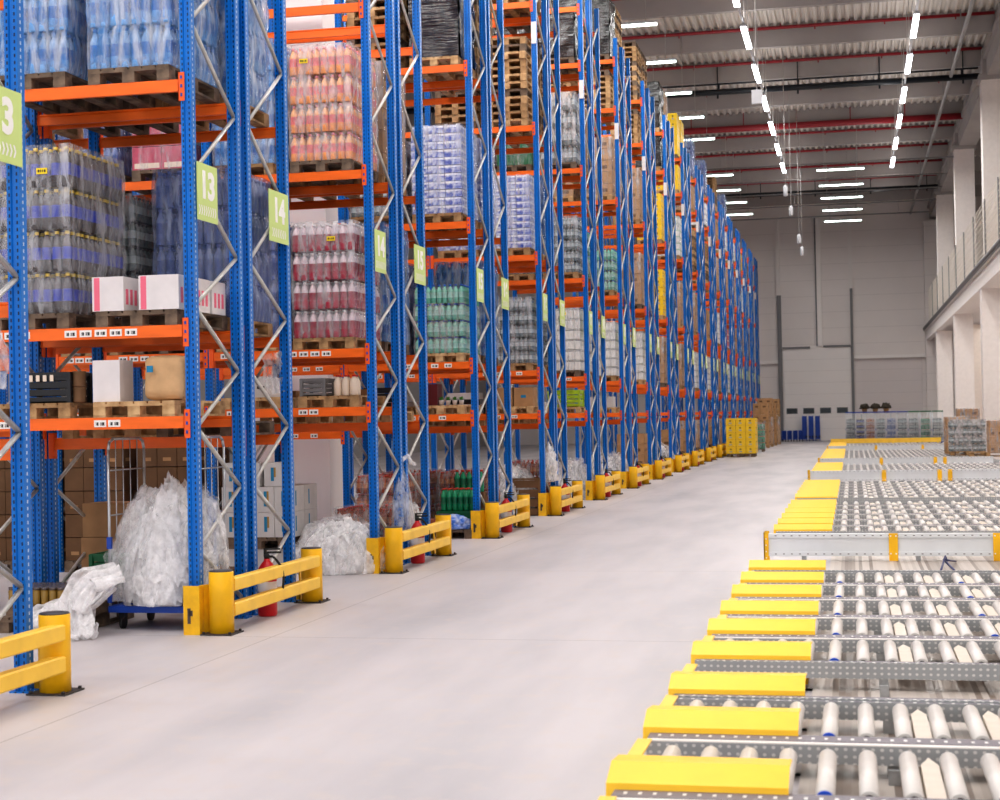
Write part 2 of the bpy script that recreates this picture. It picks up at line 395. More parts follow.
mb = MB(); mb.box(4.72, 5.6, YW-1.0, YW-.02, 0, 14.0); struct('trim_%d' % TN, mb, M['wall']); TN += 1
mb = MB(); mb.box(8.5, 8.8, -4, YW, 0, 6.9); struct('wall_mezzanine', mb, M['mezc'])
for y0, y1 in ((64,66.6),(80.5,83),(48,51)):
    mb = MB(); mb.box(5.64, 8.5, y1+4, y1+4.2, 0, 6.3); struct('trim_%d' % TN, mb, M['mezc']); TN += 1
# mesh fence on the mezzanine edge
fy = 38.0; k = 0
t = thing('mesh_fence', 'tall pale wire mesh fence standing along the mezzanine edge', 'fence', (4.82,0,7.1))
while fy < 99:
    mb = MB(); mb.box(-.03, .03, fy-.03, fy+.03, 0, 2.35); mb.obj('fence_post', M['conduit'], t)
    mb = MB()
    for q in range(12): mb.box(-.005, .005, fy, fy+5.5, .1+q*.2-.006, .1+q*.2+.006)
    for q in range(1, 11): mb.box(-.006, .006, fy+q*.5-.006, fy+q*.5+.006, .1, 2.3)
    mb.obj('mesh_panel', mat('fence_wire', (226,218,206), .5) if k == 0 else bpy.data.materials['fence_wire'], t); k += 1
    fy += 5.5
for (y, z, s, c, lab) in ((56.2, 8.6, .9, (240,205,70), 'yellow wrapped load on mezzanine behind fence at right edge'), (53.6, 7.6, .5, (238,196,40), 'small yellow crate on mezzanine below the yellow load at right edge')):
    mb = MB(); mb.box(-.6, .6, 0, 1.0, 0, s*.45, 0); mb.box(-.62, .62, -.02, 1.02, s*.45, s*.5, 0); mb.box(-.55,.55,.03,.97,s*.5,s,0)
    zz = 7.1
    tag(mb.obj('yellow_crate', mat('mezz_yellow', c, .5, var=.1), loc=(5.75, y, zz if s < .6 else zz)), lab, 'crate')

# ------------------------------------------------------------------ pallet racking
PITCH = 5.56; Y1 = 13.54; BAY = 2.15; XF = -5.84; NROW = 17
def YA(r): return Y1 + PITCH*(r-1)
HU = 11.75
def upr_mesh():
    mb = MB(); w = .05
    prof = [(-w,-w),(w,-w),(w,w),(.022,w),(.022,w-.012),(w-.012,w-.012),(w-.012,-.012),(.02,-.018),(.012,-w+.012),(-.012,-w+.012),(-.02,-.018),(-w+.012,-.012),(-w+.012,w-.012),(-.022,w-.012),(-.022,w),(-w,w)]
    prof = [(-w,-w),(-.02,-w),(-.012,-w+.014),(.012,-w+.014),(.02,-w),(w,-w),(w,w),(-w,w)]
    mb.prism(prof, 'z', 0, HU)
    mb.box(-.08,.08,-.07,.07,0,.012)
    return mb.mesh('upright', M['blue'])
UP = upr_mesh()
def beam_mesh():
    mb = MB(); L = BAY-.1
    mb.prism([(-.025,-.11),(.02,-.11),(.02,-.03),(.012,-.022),(.02,-.014),(.02,0),(-.025,0)], 'x', -L/2, L/2)
    return mb.mesh('beam', M['orange'])
BEAM = beam_mesh()
def conn_mesh():
    mb = MB(); mb.box(-.012,.05,-.035,-.028,-.2,.06); mb.box(-.012,-.006,-.035,.03,-.2,.06)
    for q in range(3): mb.box(.01,.03,-.038,-.035,-.16+q*.08,-.13+q*.08,1)
    return mb.mesh('beam_connector', [M['orange2'], M['bluep']])
CONN = conn_mesh()
def conn_mesh2():
    mb = MB(); mb.box(-.05,.012,-.035,-.028,-.2,.06); mb.box(.006,.012,-.035,.03,-.2,.06)
    return mb.mesh('beam_connector', [M['orange2']])
CONN2 = conn_mesh2()
def label_mat():
    m = mat('barcode_label', (236,232,228), .6); nt = m.node_tree; b = nt.nodes['Principled BSDF']
    tc = nt.nodes.new('ShaderNodeTexCoord'); sp = nt.nodes.new('ShaderNodeSeparateXYZ'); nt.links.new(tc.outputs['Object'], sp.inputs[0])
    wn = nt.nodes.new('ShaderNodeTexWhiteNoise'); wn.noise_dimensions = '1D'
    nt.links.new(nmath(nt, 'FLOOR', nmath(nt, 'MULTIPLY', sp.outputs[0], 260)), wn.inputs['W'])
    s = nmath(nt, 'GREATER_THAN', wn.outputs['Value'], .45)
    zr = nmath(nt, 'MULTIPLY', nmath(nt, 'GREATER_THAN', sp.outputs[2], -.018), nmath(nt, 'LESS_THAN', sp.outputs[2], .012))
    xr = nmath(nt, 'LESS_THAN', nmath(nt, 'ABSOLUTE', sp.outputs[0]), .045)
    f = nmath(nt, 'MULTIPLY', nmath(nt, 'MULTIPLY', s, zr), xr)
    nt.links.new(mixrgb(nt, f, lin((236,232,228)), lin((50,46,46))), b.inputs['Base Color']); return m
mb = MB(); mb.box(-.06,.06,-.003,0,-.032,.032); LBL = mb.mesh('location_label', label_mat())
def brace_pts(zmax=HU):
    pts = [(1,.2),(0,.75),(1,1.28),(0,1.86),(1,2.4),(0,2.97),(1,3.5),(0,4.18),(1,4.87)]
    while pts[-1][1] < zmax-.75: pts.append((1-pts[-1][0], pts[-1][1]+.71))
    return pts
def levels(r, side):
    L = [1.97, 2.80, 5.03, 7.53, 9.92, 11.2]
    if r == 2: L[3] = 7.12; L[0] = 2.07
    if side == 'B': L[0] -= .2
    if r <= 1: L = L[:4]
    return L
def make_rack(r, side, nb):
    ya = YA(r) + (0 if side == 'A' else 1.36)
    near = r <= 4
    nm = 'far' if side == 'B' else 'near'
    t = thing('pallet_rack', 'blue and orange pallet rack, %s half of %s rack row from camera' % (nm, ordw(r+1)), 'rack', (XF, ya, 0), 0, 'pallet racks')
    yf, yb = .05, 1.15
    for k in range(nb+1):
        x = -BAY*k
        for y in (yf, yb): link('upright', UP, t, (x, y, 0))
        P = brace_pts(); yy = lambda s: (yf+.03, yb-.03)[s if side == 'A' else 1-s]
        if k == 0 and r <= 6:
            for (s0,z0),(s1,z1) in zip(P[:-1], P[1:]):
                if z0 > 10 and r < 4: break
                mb = MB(); mb.tube((.015, yy(s0), z0), (.015, yy(s1), z1), .021, 6); mb.obj('brace', M['brace'], t, (x,0,0))
        else:
            mb = MB(); mb.path([(.015, yy(s), z) for s, z in P], .021, 5); mb.obj('bracing', M['brace'], t, (x,0,0))
    for li, z in enumerate(levels(r, side)):
        for k in range(nb):
            zz = z - (.25 if (r == 3 and side == 'A' and k >= 1 and li == 0) else 0)
            for fi, y in enumerate((yf, yb)):
                b = link('beam', BEAM, t, (-BAY*(k+.5), y-.02 if fi == 0 else y+.02, zz))
                if fi == 1: b.rotation_euler = (0,0,PI)
                if near and k < 2 or (k == 0 and fi == 0):
                    s = 1 if fi == 0 else -1
                    link('beam_connector', CONN, b, (BAY/2-.06, -.0, 0)); 
                    if near: link('beam_connector', CONN2, b, (-BAY/2+.06, 0, 0))
                if fi == 0 and li < 2 and side == 'A' and 1 <= r <= 5 and k < 2:
                    xs = {0:(-.78,-.62,.18,.32), 1:(-.85,-.71,-.57,-.1,.05,.2,.35,.5)}[li]
                    if r > 2: xs = {0:(.05,.22,.55), 1:(.0,.22,.44,.66)}[li]
                    for xx in xs: link('location_label', LBL, b, (xx, -.026, -.055))
    return t
NB = {0:1, 1:2, 2:3, 3:3, 4:2}
for r in range(0, NROW+1):
    for side in 'AB':
        if r == 0 and side == 'A': continue
        make_rack(r, side, NB.get(r, 1))

# yellow foot guards and end barriers
for r in range(0, NROW+1):
    ya = YA(r); w = ordw(r+1)
    if r > 0:
        mb = MB(); mb.prism([(-.07,-.075),(.085,-.075),(.085,.03),(.14,.1),(.125,.11),(.065,.04),(.065,-.06),(-.07,-.06)], 'z', 0, .44, 0)
        mb.box(-.03,.0,-.078,-.074,.1,.24,1); mb.box(-.012,.02,-.078,-.074,.17,.22,1)
        tag(mb.obj('foot_guard', [M['yscuff'], M['scuff']], loc=(XF, ya-.01, 0)), 'yellow steel foot guard on front upright of the %s rack row from camera' % w, 'guard', 'yellow foot guards')
    mb = MB()
    for s in (-1, 1):
        mb.prism([(s*.075,0),(s*.09,0),(s*.09,.02),(s*.075,.02)], 'z', 0, .4)
        mb.face([(s*.08,0,0),(s*.08,.22,0),(s*.08,.02,.42),(s*.08,0,.42)])
    mb.box(-.09,.09,-.0,.012,0,.06)
    tag(mb.obj('foot_guard', [M['yscuff']], loc=(XF, ya+2.58, 0)), 'narrow yellow tapered foot guard on back upright of the %s rack row' % w, 'guard', 'yellow foot guards')
    t = thing('rack_end_barrier', 'yellow two-rail barrier at aisle end of %s rack row from camera' % w, 'barrier', (-5.59, ya, 0), 0, 'yellow end barriers')
    for y in (.03, 2.5):
        mb = MB(); mb.lathe(0, 0, .012, [(.111,0),(.111,.545),(.107,.55)], 24); p = mb.obj('post', M['yellow'], t, (0,y,0))
        mb = MB(); mb.lathe(0,0,.562,[(.108,0),(.103,.01),(.04,.014)],24); mb.obj('post_cap', M['capgrey'], p)
        mb = MB(); mb.box(-.15,.15,-.15,.15,0,.012)
        for sx in (-1,1):
            for sy in (-1,1): mb.tube((sx*.125,sy*.125,.012),(sx*.125,sy*.125,.03),.014,6)
        mb.obj('base_plate', M['plate'], p)
    for z in (.15, .375):
        mb = MB(); mb.prism([(-.03,0),(.045,0),(.055,.012),(.055,.108),(.045,.12),(-.03,.12)], 'y', .1, 2.46); mb.obj('rail', M['yellow2'], t, (.05,0,z))

# aisle number signs
def text_mesh(s, size, bold=.0, align='CENTER'):
    c = bpy.data.curves.new('txt', 'FONT'); c.body = s; c.size = size; c.align_x = align; c.align_y = 'CENTER'; c.offset = bold; c.extrude = .002
    o = bpy.data.objects.new('txt', c); COL.objects.link(o)
    dg = bpy.context.evaluated_depsgraph_get(); dg.update()
    me = bpy.data.meshes.new_from_object(o.evaluated_get(dg))
    bpy.data.objects.remove(o); return me
for r in range(0, NROW+1):
    for side in 'AB':
        if r == 0 and side == 'A': continue
        n = 12 + r + (1 if side == 'B' else 0)
        yc = YA(r) + (.31 if side == 'A' else 2.2)
        t = thing('aisle_sign', 'lime green aisle sign reading %d on %s edge of the %s rack row' % (n, 'near' if side == 'A' else 'far', ordw(r+1)), 'sign', (XF+.062, yc, 3.76), 0, 'lime aisle signs')
        mb = MB(); hw = .235 if side == 'A' else .285; mb.box(-.004,.004,-hw,hw,0,.53); mb.obj('panel', M['lime'], t)
        me = text_mesh(str(n), .34, .014)
        me.transform(Matrix(((0,0,1,.006),(1,0,0,0),(0,1,0,.32),(0,0,0,1)))); me.materials.clear(); me.materials.append(M['white'])
        link('sign_number', me, t)
        mb = MB()
        d = 1 if side == 'B' else 1
        for q in range(8):
            y0 = -.21+q*.052
            mb.face([(.006,y0,.14),(.006,y0+.02,.14),(.006,y0+.042,.095),(.006,y0+.02,.05),(.006,y0,.05),(.006,y0+.02,.095)])
        mb.obj('arrow_row', M['white'], t)
    if r >= 3:
        mb = MB(); mb.box(-.05,.05,-.06,-.054,0,.42); 
        tag(mb.obj('level_plate', M['whitec'], loc=(XF, YA(r)+.045, 9.1)), 'white plate high on the front upright of the %s rack row' % ordw(r+1), 'sign', 'white upright plates')

# ------------------------------------------------------------------ pallets and loads
def pallet_mb(parts=False):
    deck = MB()
    for i in range(6):
        x = -.4+i*.136; deck.box(x, x+.118, -.6, .6, .122, .144)
    for y in (-.6,-.07,.46): deck.box(-.4,.4,y,y+.14,.1,.122)
    blk = MB(); blk.box(-.06,.06,-.07,.07,.022,.1)
    bot = MB()
    for x in (-.4,-.06,.28): bot.box(x,x+.12,-.6,.6,0,.022)
    return deck, blk, bot
d_, b_, o_ = pallet_mb()
PM = {}
for key, mt in (('n', M['wood']), ('d', M['woodd']), ('l', M['woodl'])):
    deck, blk, bot = pallet_mb()
    full = MB(); 
    for src, offs in ((deck, [(0,0)]), (bot, [(0,0)]), (blk, [(x,y) for x in (-.34,0,.34) for y in (-.53,0,.53)])):
        for ox, oy in offs:
            b0 = len(full.v); full.v += [(a+ox,b+oy,c) for a,b,c in src.v]; full.f += [tuple(i+b0 for i in f) for f in src.f]; full.m += src.m; full.sm += src.sm
    PM[key] = (full.mesh('wooden_pallet', mt), deck.mesh('deck_boards', mt), blk.mesh('block', mt), bot.mesh('bottom_boards', mt))
def pallet(loc, key, label, parts=False, group='wooden pallets', rotz=0):
    if not parts:
        o = link('wooden_pallet', PM[key][0], None, loc, rotz); tag(o, label, 'pallet', group); return o
    t = thing('wooden_pallet', label, 'pallet', loc, rotz, group)
    link('deck_boards', PM[key][1], t); link('bottom_boards', PM[key][3], t)
    for x in (-.34,0,.34):
        for y in (-.53,0,.53): link('block', PM[key][2], t, (x,y,0))
    return t

def bottle_prof(r, h):
    return [(r*.9,0),(r,.04*h),(r,.28*h),(r*.97,.3*h),(r*.97,.58*h),(r,.6*h),(r*.96,.68*h),(r*.55,.82*h),(r*.36,.88*h),(r*.36,.92*h),(r*.44,.92*h),(r*.44,h),(r*.2,h)], [0,0,0,1,1,2,2,2,2,3,3,3]
def add_bottles(mb, xs, ys, r, h, keep=None, n=8, rnd=0, hi=1):
    p, ms = bottle_prof(r, h)
    for i, x in enumerate(xs):
        for j, y in enumerate(ys):
            if keep and not keep(i, j): continue
            mb.lathe(x, y, 0, p, n, ms)
_cache = {}
def pack_mesh(key, nx, ny, r, h):
    k = ('pack', key, nx, ny, r, h)
    if k not in _cache:
        mb = MB()
        add_bottles(mb, [(i-(nx-1)/2)*2*r*1.02 for i in range(nx)], [(j-(ny-1)/2)*2*r*1.02 for j in range(ny)], r, h)
        # shrink film sleeve
        X = nx*r*1.03; Y = ny*r*1.03
        prof = [(-X,0),(X,0),(X*1.01,.1*h),(X*1.01,.66*h),(X*.9,.86*h),(-X*.9,.86*h),(-X*1.01,.66*h),(-X*1.01,.1*h)]
        mb.prism(prof, 'y', -Y, Y, 4)
        _cache[k] = mb.mesh('bottle_pack', B[key]+[M['pfilm']])
    return _cache[k]
def layer_mesh(key, W, D, r, h, n=7):
    k = ('layer', key, W, D, r, h)
    if k not in _cache:
        mb = MB(); nx = int(W/(2*r)); ny = int(D/(2*r))
        xs = [(i-(nx-1)/2)*W/nx for i in range(nx)]; ys = [(j-(ny-1)/2)*D/ny for j in range(ny)]
        add_bottles(mb, xs, ys, r, h, lambda i, j: i in (0,nx-1) or j in (0,ny-1), n)
        mb.box(-W/2+2*r, W/2-2*r, -D/2+2*r, D/2-2*r, 0, h*.75, 0)  # added inner block, stops light passing between the outer bottles
        mb.box(-W/2+.005, W/2-.005, -D/2+.005, D/2-.005, h*.02, h*.84, 4)
        _cache[k] = mb.mesh('bottle_layer', B[key]+[M['pfilm']])
    return _cache[k]
def wrap_mesh(fm, W, D, Hh, seed=0, amp=.014, top=True, lh=0):
    k = ('wrap', fm, W, D, round(Hh,2), seed, lh)
    if k in _cache: return _cache[k]
    mb = MB(); nu, nv, nw = 9, 12, (int(round(Hh/lh))*8 if lh else 14)
    def disp(p, n):
        v = Vector(p); d = noise.fractal(v*4.0+Vector((seed*7.3,0,0)), 1.0, 2.0, 4)*amp + abs(noise.noise(Vector((v.x*3+v.y*3, seed, v.z*13))))*amp
        if lh and n[2] == 0: d += .022*abs(math.sin(PI*min(v.z, Hh)/lh))**.6 - .014
        return v + Vector(n)*d
    def grid(f, a, b, n):
        for i in range(a):
            for j in range(b):
                q = [(i,j),(i+1,j),(i+1,j+1),(i,j+1)]
                mb.face([disp(f(u/a, v/b), n) for u, v in q], 0, True)
    w, d = W/2+.008, D/2+.008
    grid(lambda u,v: (-w+2*w*u, -d, Hh*v), nu, nw, (0,-1,0)); grid(lambda u,v: (w, -d+2*d*u, Hh*v), nv, nw, (1,0,0))
    grid(lambda u,v: (w-2*w*u, d, Hh*v), nu, nw, (0,1,0)); grid(lambda u,v: (-w, d-2*d*u, Hh*v), nv, nw, (-1,0,0))
    if top: grid(lambda u,v: (-w+2*w*u, -d+2*d*v, Hh), nu, nv, (0,0,1))
    me = mb.mesh('stretch_wrap', M[fm])
    bm = bmesh.new(); bm.from_mesh(me); bmesh.ops.remove_doubles(bm, verts=bm.verts, dist=.004); bm.to_mesh(me); bm.free()
    _cache[k] = me; return me
def carton_layer(key, W, D, h, nx, ny, mats, stripe=None):
    k = ('carton', key, W, D, h, nx, ny)
    if k not in _cache:
        mb = MB(); g = .004
        for i in range(nx):
            for j in range(ny):
                if 0 < i < nx-1 and 0 < j < ny-1: continue
                x0 = -W/2+W*i/nx; y0 = -D/2+D*j/ny
                jit = random.uniform(-.006,.006)
                mb.box(x0+g, x0+W/nx-g, y0+g+jit, y0+D/ny-g+jit, g, h-g, 0)
                if stripe:
                    a, bq = stripe
                    if j == 0: mb.box(x0+W/nx*a[0], x0+W/nx*a[1], y0+g+jit-.002, y0+g+jit, h*a[2], h*a[3], 1)
                    if i == nx-1: mb.box(x0+W/nx-g, x0+W/nx-g+.002, y0+D/ny*a[0], y0+D/ny*a[1], h*a[2], h*a[3], 1)
                    if bq:
                        if j == 0: mb.box(x0+W/nx*bq[0], x0+W/nx*bq[1], y0+g+jit-.002, y0+g+jit, h*bq[2], h*bq[3], 2)
                        if i == nx-1: mb.box(x0+W/nx-g, x0+W/nx-g+.002, y0+D/ny*bq[0], y0+D/ny*bq[1], h*bq[2], h*bq[3], 2)
        _cache[k] = mb.mesh('carton_layer', mats)
    return _cache[k]
STK = MB(); STK.box(-.055,.055,-.003,0,-.028,.028,0); STK.box(-.04,-.022,-.005,-.003,-.012,.012,1); STK.box(-.014,-.004,-.005,-.003,-.012,.012,1); STK.box(.006,.014,-.005,-.003,-.012,.012,1); STK.box(.024,.04,-.005,-.003,-.012,.012,1)
STK = STK.mesh('label_sticker', [M['tagy'], M['tagink']])
M['cpack_a'] = mat('white_blue_pack', (214,220,238), .35, rgb2=(38,70,170), vscale=13, stretch=(1,1,.9))
M['cpack_b'] = mat('blue_pack_edge', (240,240,246), .35, rgb2=(190,196,225), vscale=10)
M['tetra'] = mat('white_drink_carton', (232,230,226), .5, var=.06)
M['tl1'] = mat('blue_line', (80,100,190), .5); M['tl2'] = mat('green_line', (90,170,120), .5); M['tl3'] = mat('grey_line', (150,150,150), .5)
M['ycr'] = mat('yellow_carton', (246,202,40), .5, var=.05); M['ylogo'] = mat('carton_logo_grey', (180,176,170), .5); M['yink'] = mat('carton_logo_dark', (96,80,40), .5)
M['rosebox'] = mat('rose_carton', (196,84,108), .6, var=.15, vscale=12); M['cream'] = mat('cream_print', (232,214,196), .6)
W_, D_ = .82, 1.12
DESC = {}
def load(kind, loc, label, near=False, hmax=9, group='pallet loads', seed=0):
    t = thing({'kraft':'carton_load','shadekraft':'carton_load','whitebox':'carton_load','yellow':'carton_load','black':'wrapped_load','brown':'wrapped_load','cans':'drink_pack_load','tetra':'drink_carton_load','rose':'carton_load','greencr':'crate_load','blueload':'wrapped_load'}.get(kind,'bottle_load'), label, 'pallet load', loc, 0, group)
    z = 0
    def packs(key, n, r, h, wrap, lh=None, nn=4, mm=4):
        nonlocal z
        lh = lh or h*1.02
        for q in range(n):
            if z+h > hmax: break
            if near:
                me = pack_mesh(key, 2, 3, W_/nn/4/1.02, h)
                for i in range(nn):
                    for j in range(mm):
                        if 0 < i < nn-1 and j > 0 and j < mm-1: continue
                        link('bottle_pack', me, t, (-W_/2+W_/nn*(i+.5), -D_/2+D_/mm*(j+.5), z))
            else: link('bottle_layer', layer_mesh(key, W_, D_, r, h), t, (0,0,z))
            z += lh
        link('stretch_wrap', wrap_mesh(wrap, W_, D_, z+.01, seed % 3, lh=lh), t)
    def sticker(x, zz): link('label_sticker', STK, t, (x, -D_/2-.035, zz))
    if kind == 'red': packs('red', 4, .05, .345, 'film', .365); sticker(.12, z-.22)
    elif kind == 'peach': packs('peach', 4, .055, .345, 'filmw', .365); sticker(-.2, z-.2)
    elif kind == 'cola': packs('cola', 4, .05, .375, 'film', .39); sticker(.15, z-.24)
    elif kind == 'water': packs('water', 4, .055, .38, 'filmp', .395)
    elif kind == 'violet': packs('violet', 4, .05, .37, 'filmv', .375)
    elif kind == 'green': packs('green', 3, .045, .26, 'film', .265); link('bottle_layer', layer_mesh('green', W_, D_, .045, .3), t, (0,0,z))
    elif kind == 'dark': packs('dark', 5, .045, .25, 'film', .255)
    elif kind == 'hazy': packs('dark', 4, .05, .38, 'filmw', .4)
    elif kind == 'dkgreen': packs('dkgreen', 4, .05, .3, 'film', .31)
    elif kind == 'amber': packs('amber', 3, .045, .28, 'film', .29)
    elif kind == 'cans':
        for q in range(11):
            if z > hmax: break
            link('drink_pack_layer', carton_layer('cans', W_, D_, .125, 3, 4, [M['cpack_a'], M['cpack_b']], ((.02,.98,.72,.98), None)), t, (random.uniform(-.008,.008),random.uniform(-.008,.008),z)); z += .128
        link('stretch_wrap', wrap_mesh('film', W_, D_, z+.01, seed % 3), t)
    elif kind == 'tetra':
        for q in range(min(6, int(hmax/.235))):
            m3 = [M['tetra'], (M['tl1'],M['tl2'],M['tl3'])[seed % 3]]
            link('drink_carton_layer', carton_layer('tetra%d' % (seed % 3), W_, D_, .23, 6, 8, m3, ((.05,.95,.84,.93), None)), t, (0,0,z)); z += .235
        link('stretch_wrap', wrap_mesh('film', W_, D_, z+.01, seed % 3), t); sticker(.05, z-.12)
    elif kind == 'shadekraft':  # deep-rack shade put into the carton colour
        for q in range(5): link('carton_layer', carton_layer('shadekraft', W_, D_, .3, 3, 3, [M['kraftd'], M['kraft']], ((.3,.7,.25,.4), None)), t, (0,0,z), PI*(q % 2)); z += .302
    elif kind in ('kraft','brown'):
        n = min(4 if kind == 'kraft' else 5, int(hmax/.3))
        for q in range(n):
            link('carton_layer', carton_layer('kraft', W_, D_, .3, 2, 3, [M['kraft'], M['kraftd']], ((.3,.7,.25,.55), None)), t, (0,0,z), PI*(q % 2)); z += .302
        if kind == 'brown': link('stretch_wrap', wrap_mesh('film', W_, D_, z+.01, seed % 3), t)
    elif kind == 'whitebox':
        for q in range(4): link('carton_layer', carton_layer('white', W_, D_, .36, 2, 3, [M['whitec2'], M['tealp'], M['ochre']], ((.4,.5,.2,.75),(.5,.58,.4,.75))), t, (0,0,z)); z += .362
    elif kind == 'rose':
        for q in range(3): link('carton_layer', carton_layer('rose', W_, D_, .3, 2, 3, [M['rosebox'], M['cream']], ((.08,.92,.08,.3),None)), t, (0,0,z)); z += .302
        link('stretch_wrap', wrap_mesh('film', W_, D_, z+.01, 1), t)
    elif kind == 'yellow':
        for q in range(min(5, int(hmax/.3))): link('carton_layer', carton_layer('yellow', W_, D_, .3, 3, 4, [M['ycr'], M['ylogo'], M['yink']], ((.3,.6,.2,.4),(.35,.55,.55,.72))), t, (0,0,z)); z += .302
    elif kind == 'black':
        mb = MB(); mb.box(-W_/2+.03, W_/2-.03, -D_/2+.03, D_/2-.03, 0, min(hmax,1.52)-.02); mb.obj('goods_core', M['blackp'], t)
        link('stretch_wrap', wrap_mesh('filmk', W_-.02, D_-.02, min(hmax,1.52), seed % 3, .05), t); z = min(hmax,1.52)
    elif kind == 'greencr':
        for q in range(2):
            mb = MB() if ('gc',) not in _cache else None
            if mb:
                for i in range(2):
                    for j in range(3):
                        x0 = -W_/2+W_/2*i; y0 = -D_/2+D_/3*j
                        mb.box(x0+.005,x0+W_/2-.005,y0+.005,y0+D_/3-.005,0,.25); mb.box(x0,x0+W_/2,y0,y0+D_/3,.22,.26)
                _cache[('gc',)] = mb.mesh('crate_layer', M['greenp'])
            link('crate_layer', _cache[('gc',)], t, (0,0,z)); z += .262
        link('stretch_wrap', wrap_mesh('film', W_, D_, z+.01, 2), t)
    return t, z
KD = {'red':'red drink bottles','peach':'orange-pink drink bottles','cola':'dark bottles with blue bands','water':'pale blue water bottles','violet':'hazy blue-violet bottles',
 'green':'pale green bottles','dark':'grey clear bottles','dkgreen':'deep green bottles','amber':'amber bottles','cans':'flat white-and-blue drink packs','tetra':'white drink cartons',
 'kraft':'brown cartons','shadekraft':'brown cartons coloured dark for shade','brown':'film-wrapped brown cartons','whitebox':'white cartons','rose':'rose-red cartons','yellow':'yellow cartons','black':'goods in black film','greencr':'green crates','hazy':'hazy white-wrapped grey bottles'}
SLOT = {(0,'R'):'aisle end',(0,'L'):'second in',(1,'R'):'third in',(1,'L'):'fourth in',(2,'R'):'fifth in',(2,'L'):'sixth in'}
def slot_pos(r, side, bay, lr, lvl):
    x = XF - BAY*(bay+.5) + (.515 if lr == 'R' else -.515)
    y = YA(r) + (.6 if side == 'A' else 1.96)
    z = 0 if lvl < 0 else levels(r, side)[lvl]
    if r == 3 and side == 'A' and bay >= 1 and lvl == 0: z -= .25
    return x, y, z
def where(r, side, bay, lr, lvl):
    lv = 'floor level' if lvl < 0 else '%s shelf' % ordw(lvl+1)
    return '%s, %s rack row, %s side, %s' % (lv, ordw(r+1), 'near' if side == 'A' else 'far', SLOT[(bay, lr)])
def put(kind, r, side, bay, lr, lvl, near=False, pk=None, seed=None, hmax=9, dx=0):
    if r >= 5 and lvl == 4: hmax = 1.02
    if r == 2: dx -= .05
    x, y, z = slot_pos(r, side, bay, lr, lvl); x += dx
    wh = where(r, side, bay, lr, lvl)
    seed = random.randrange(99) if seed is None else seed
    pk = pk or random.choice('ndnl')
    pallet((x, y, z), pk, ('empty wooden pallet, %s' if kind == 'empty' else 'wooden pallet, %s') % wh, parts=(r <= 3 and bay == 0 and side == 'A'))
    if kind == 'empty': return
    if kind == 'stack':
        n = min(12, int((hmax if hmax < 9 else 1.75)/.146)+1)
        for q in range(1, n):
            pallet((x+random.uniform(-.012,.012), y+random.uniform(-.02,.02), z+q*.1445), random.choice('ndl'),
                   'pallet %s from stack bottom, %s' % (ordw(q+1), wh), group='stacked empty pallets')
        return
    load(kind, (x, y, z+.1445), ('%s, %s' % (KD[kind], wh)), near, hmax, seed=seed)
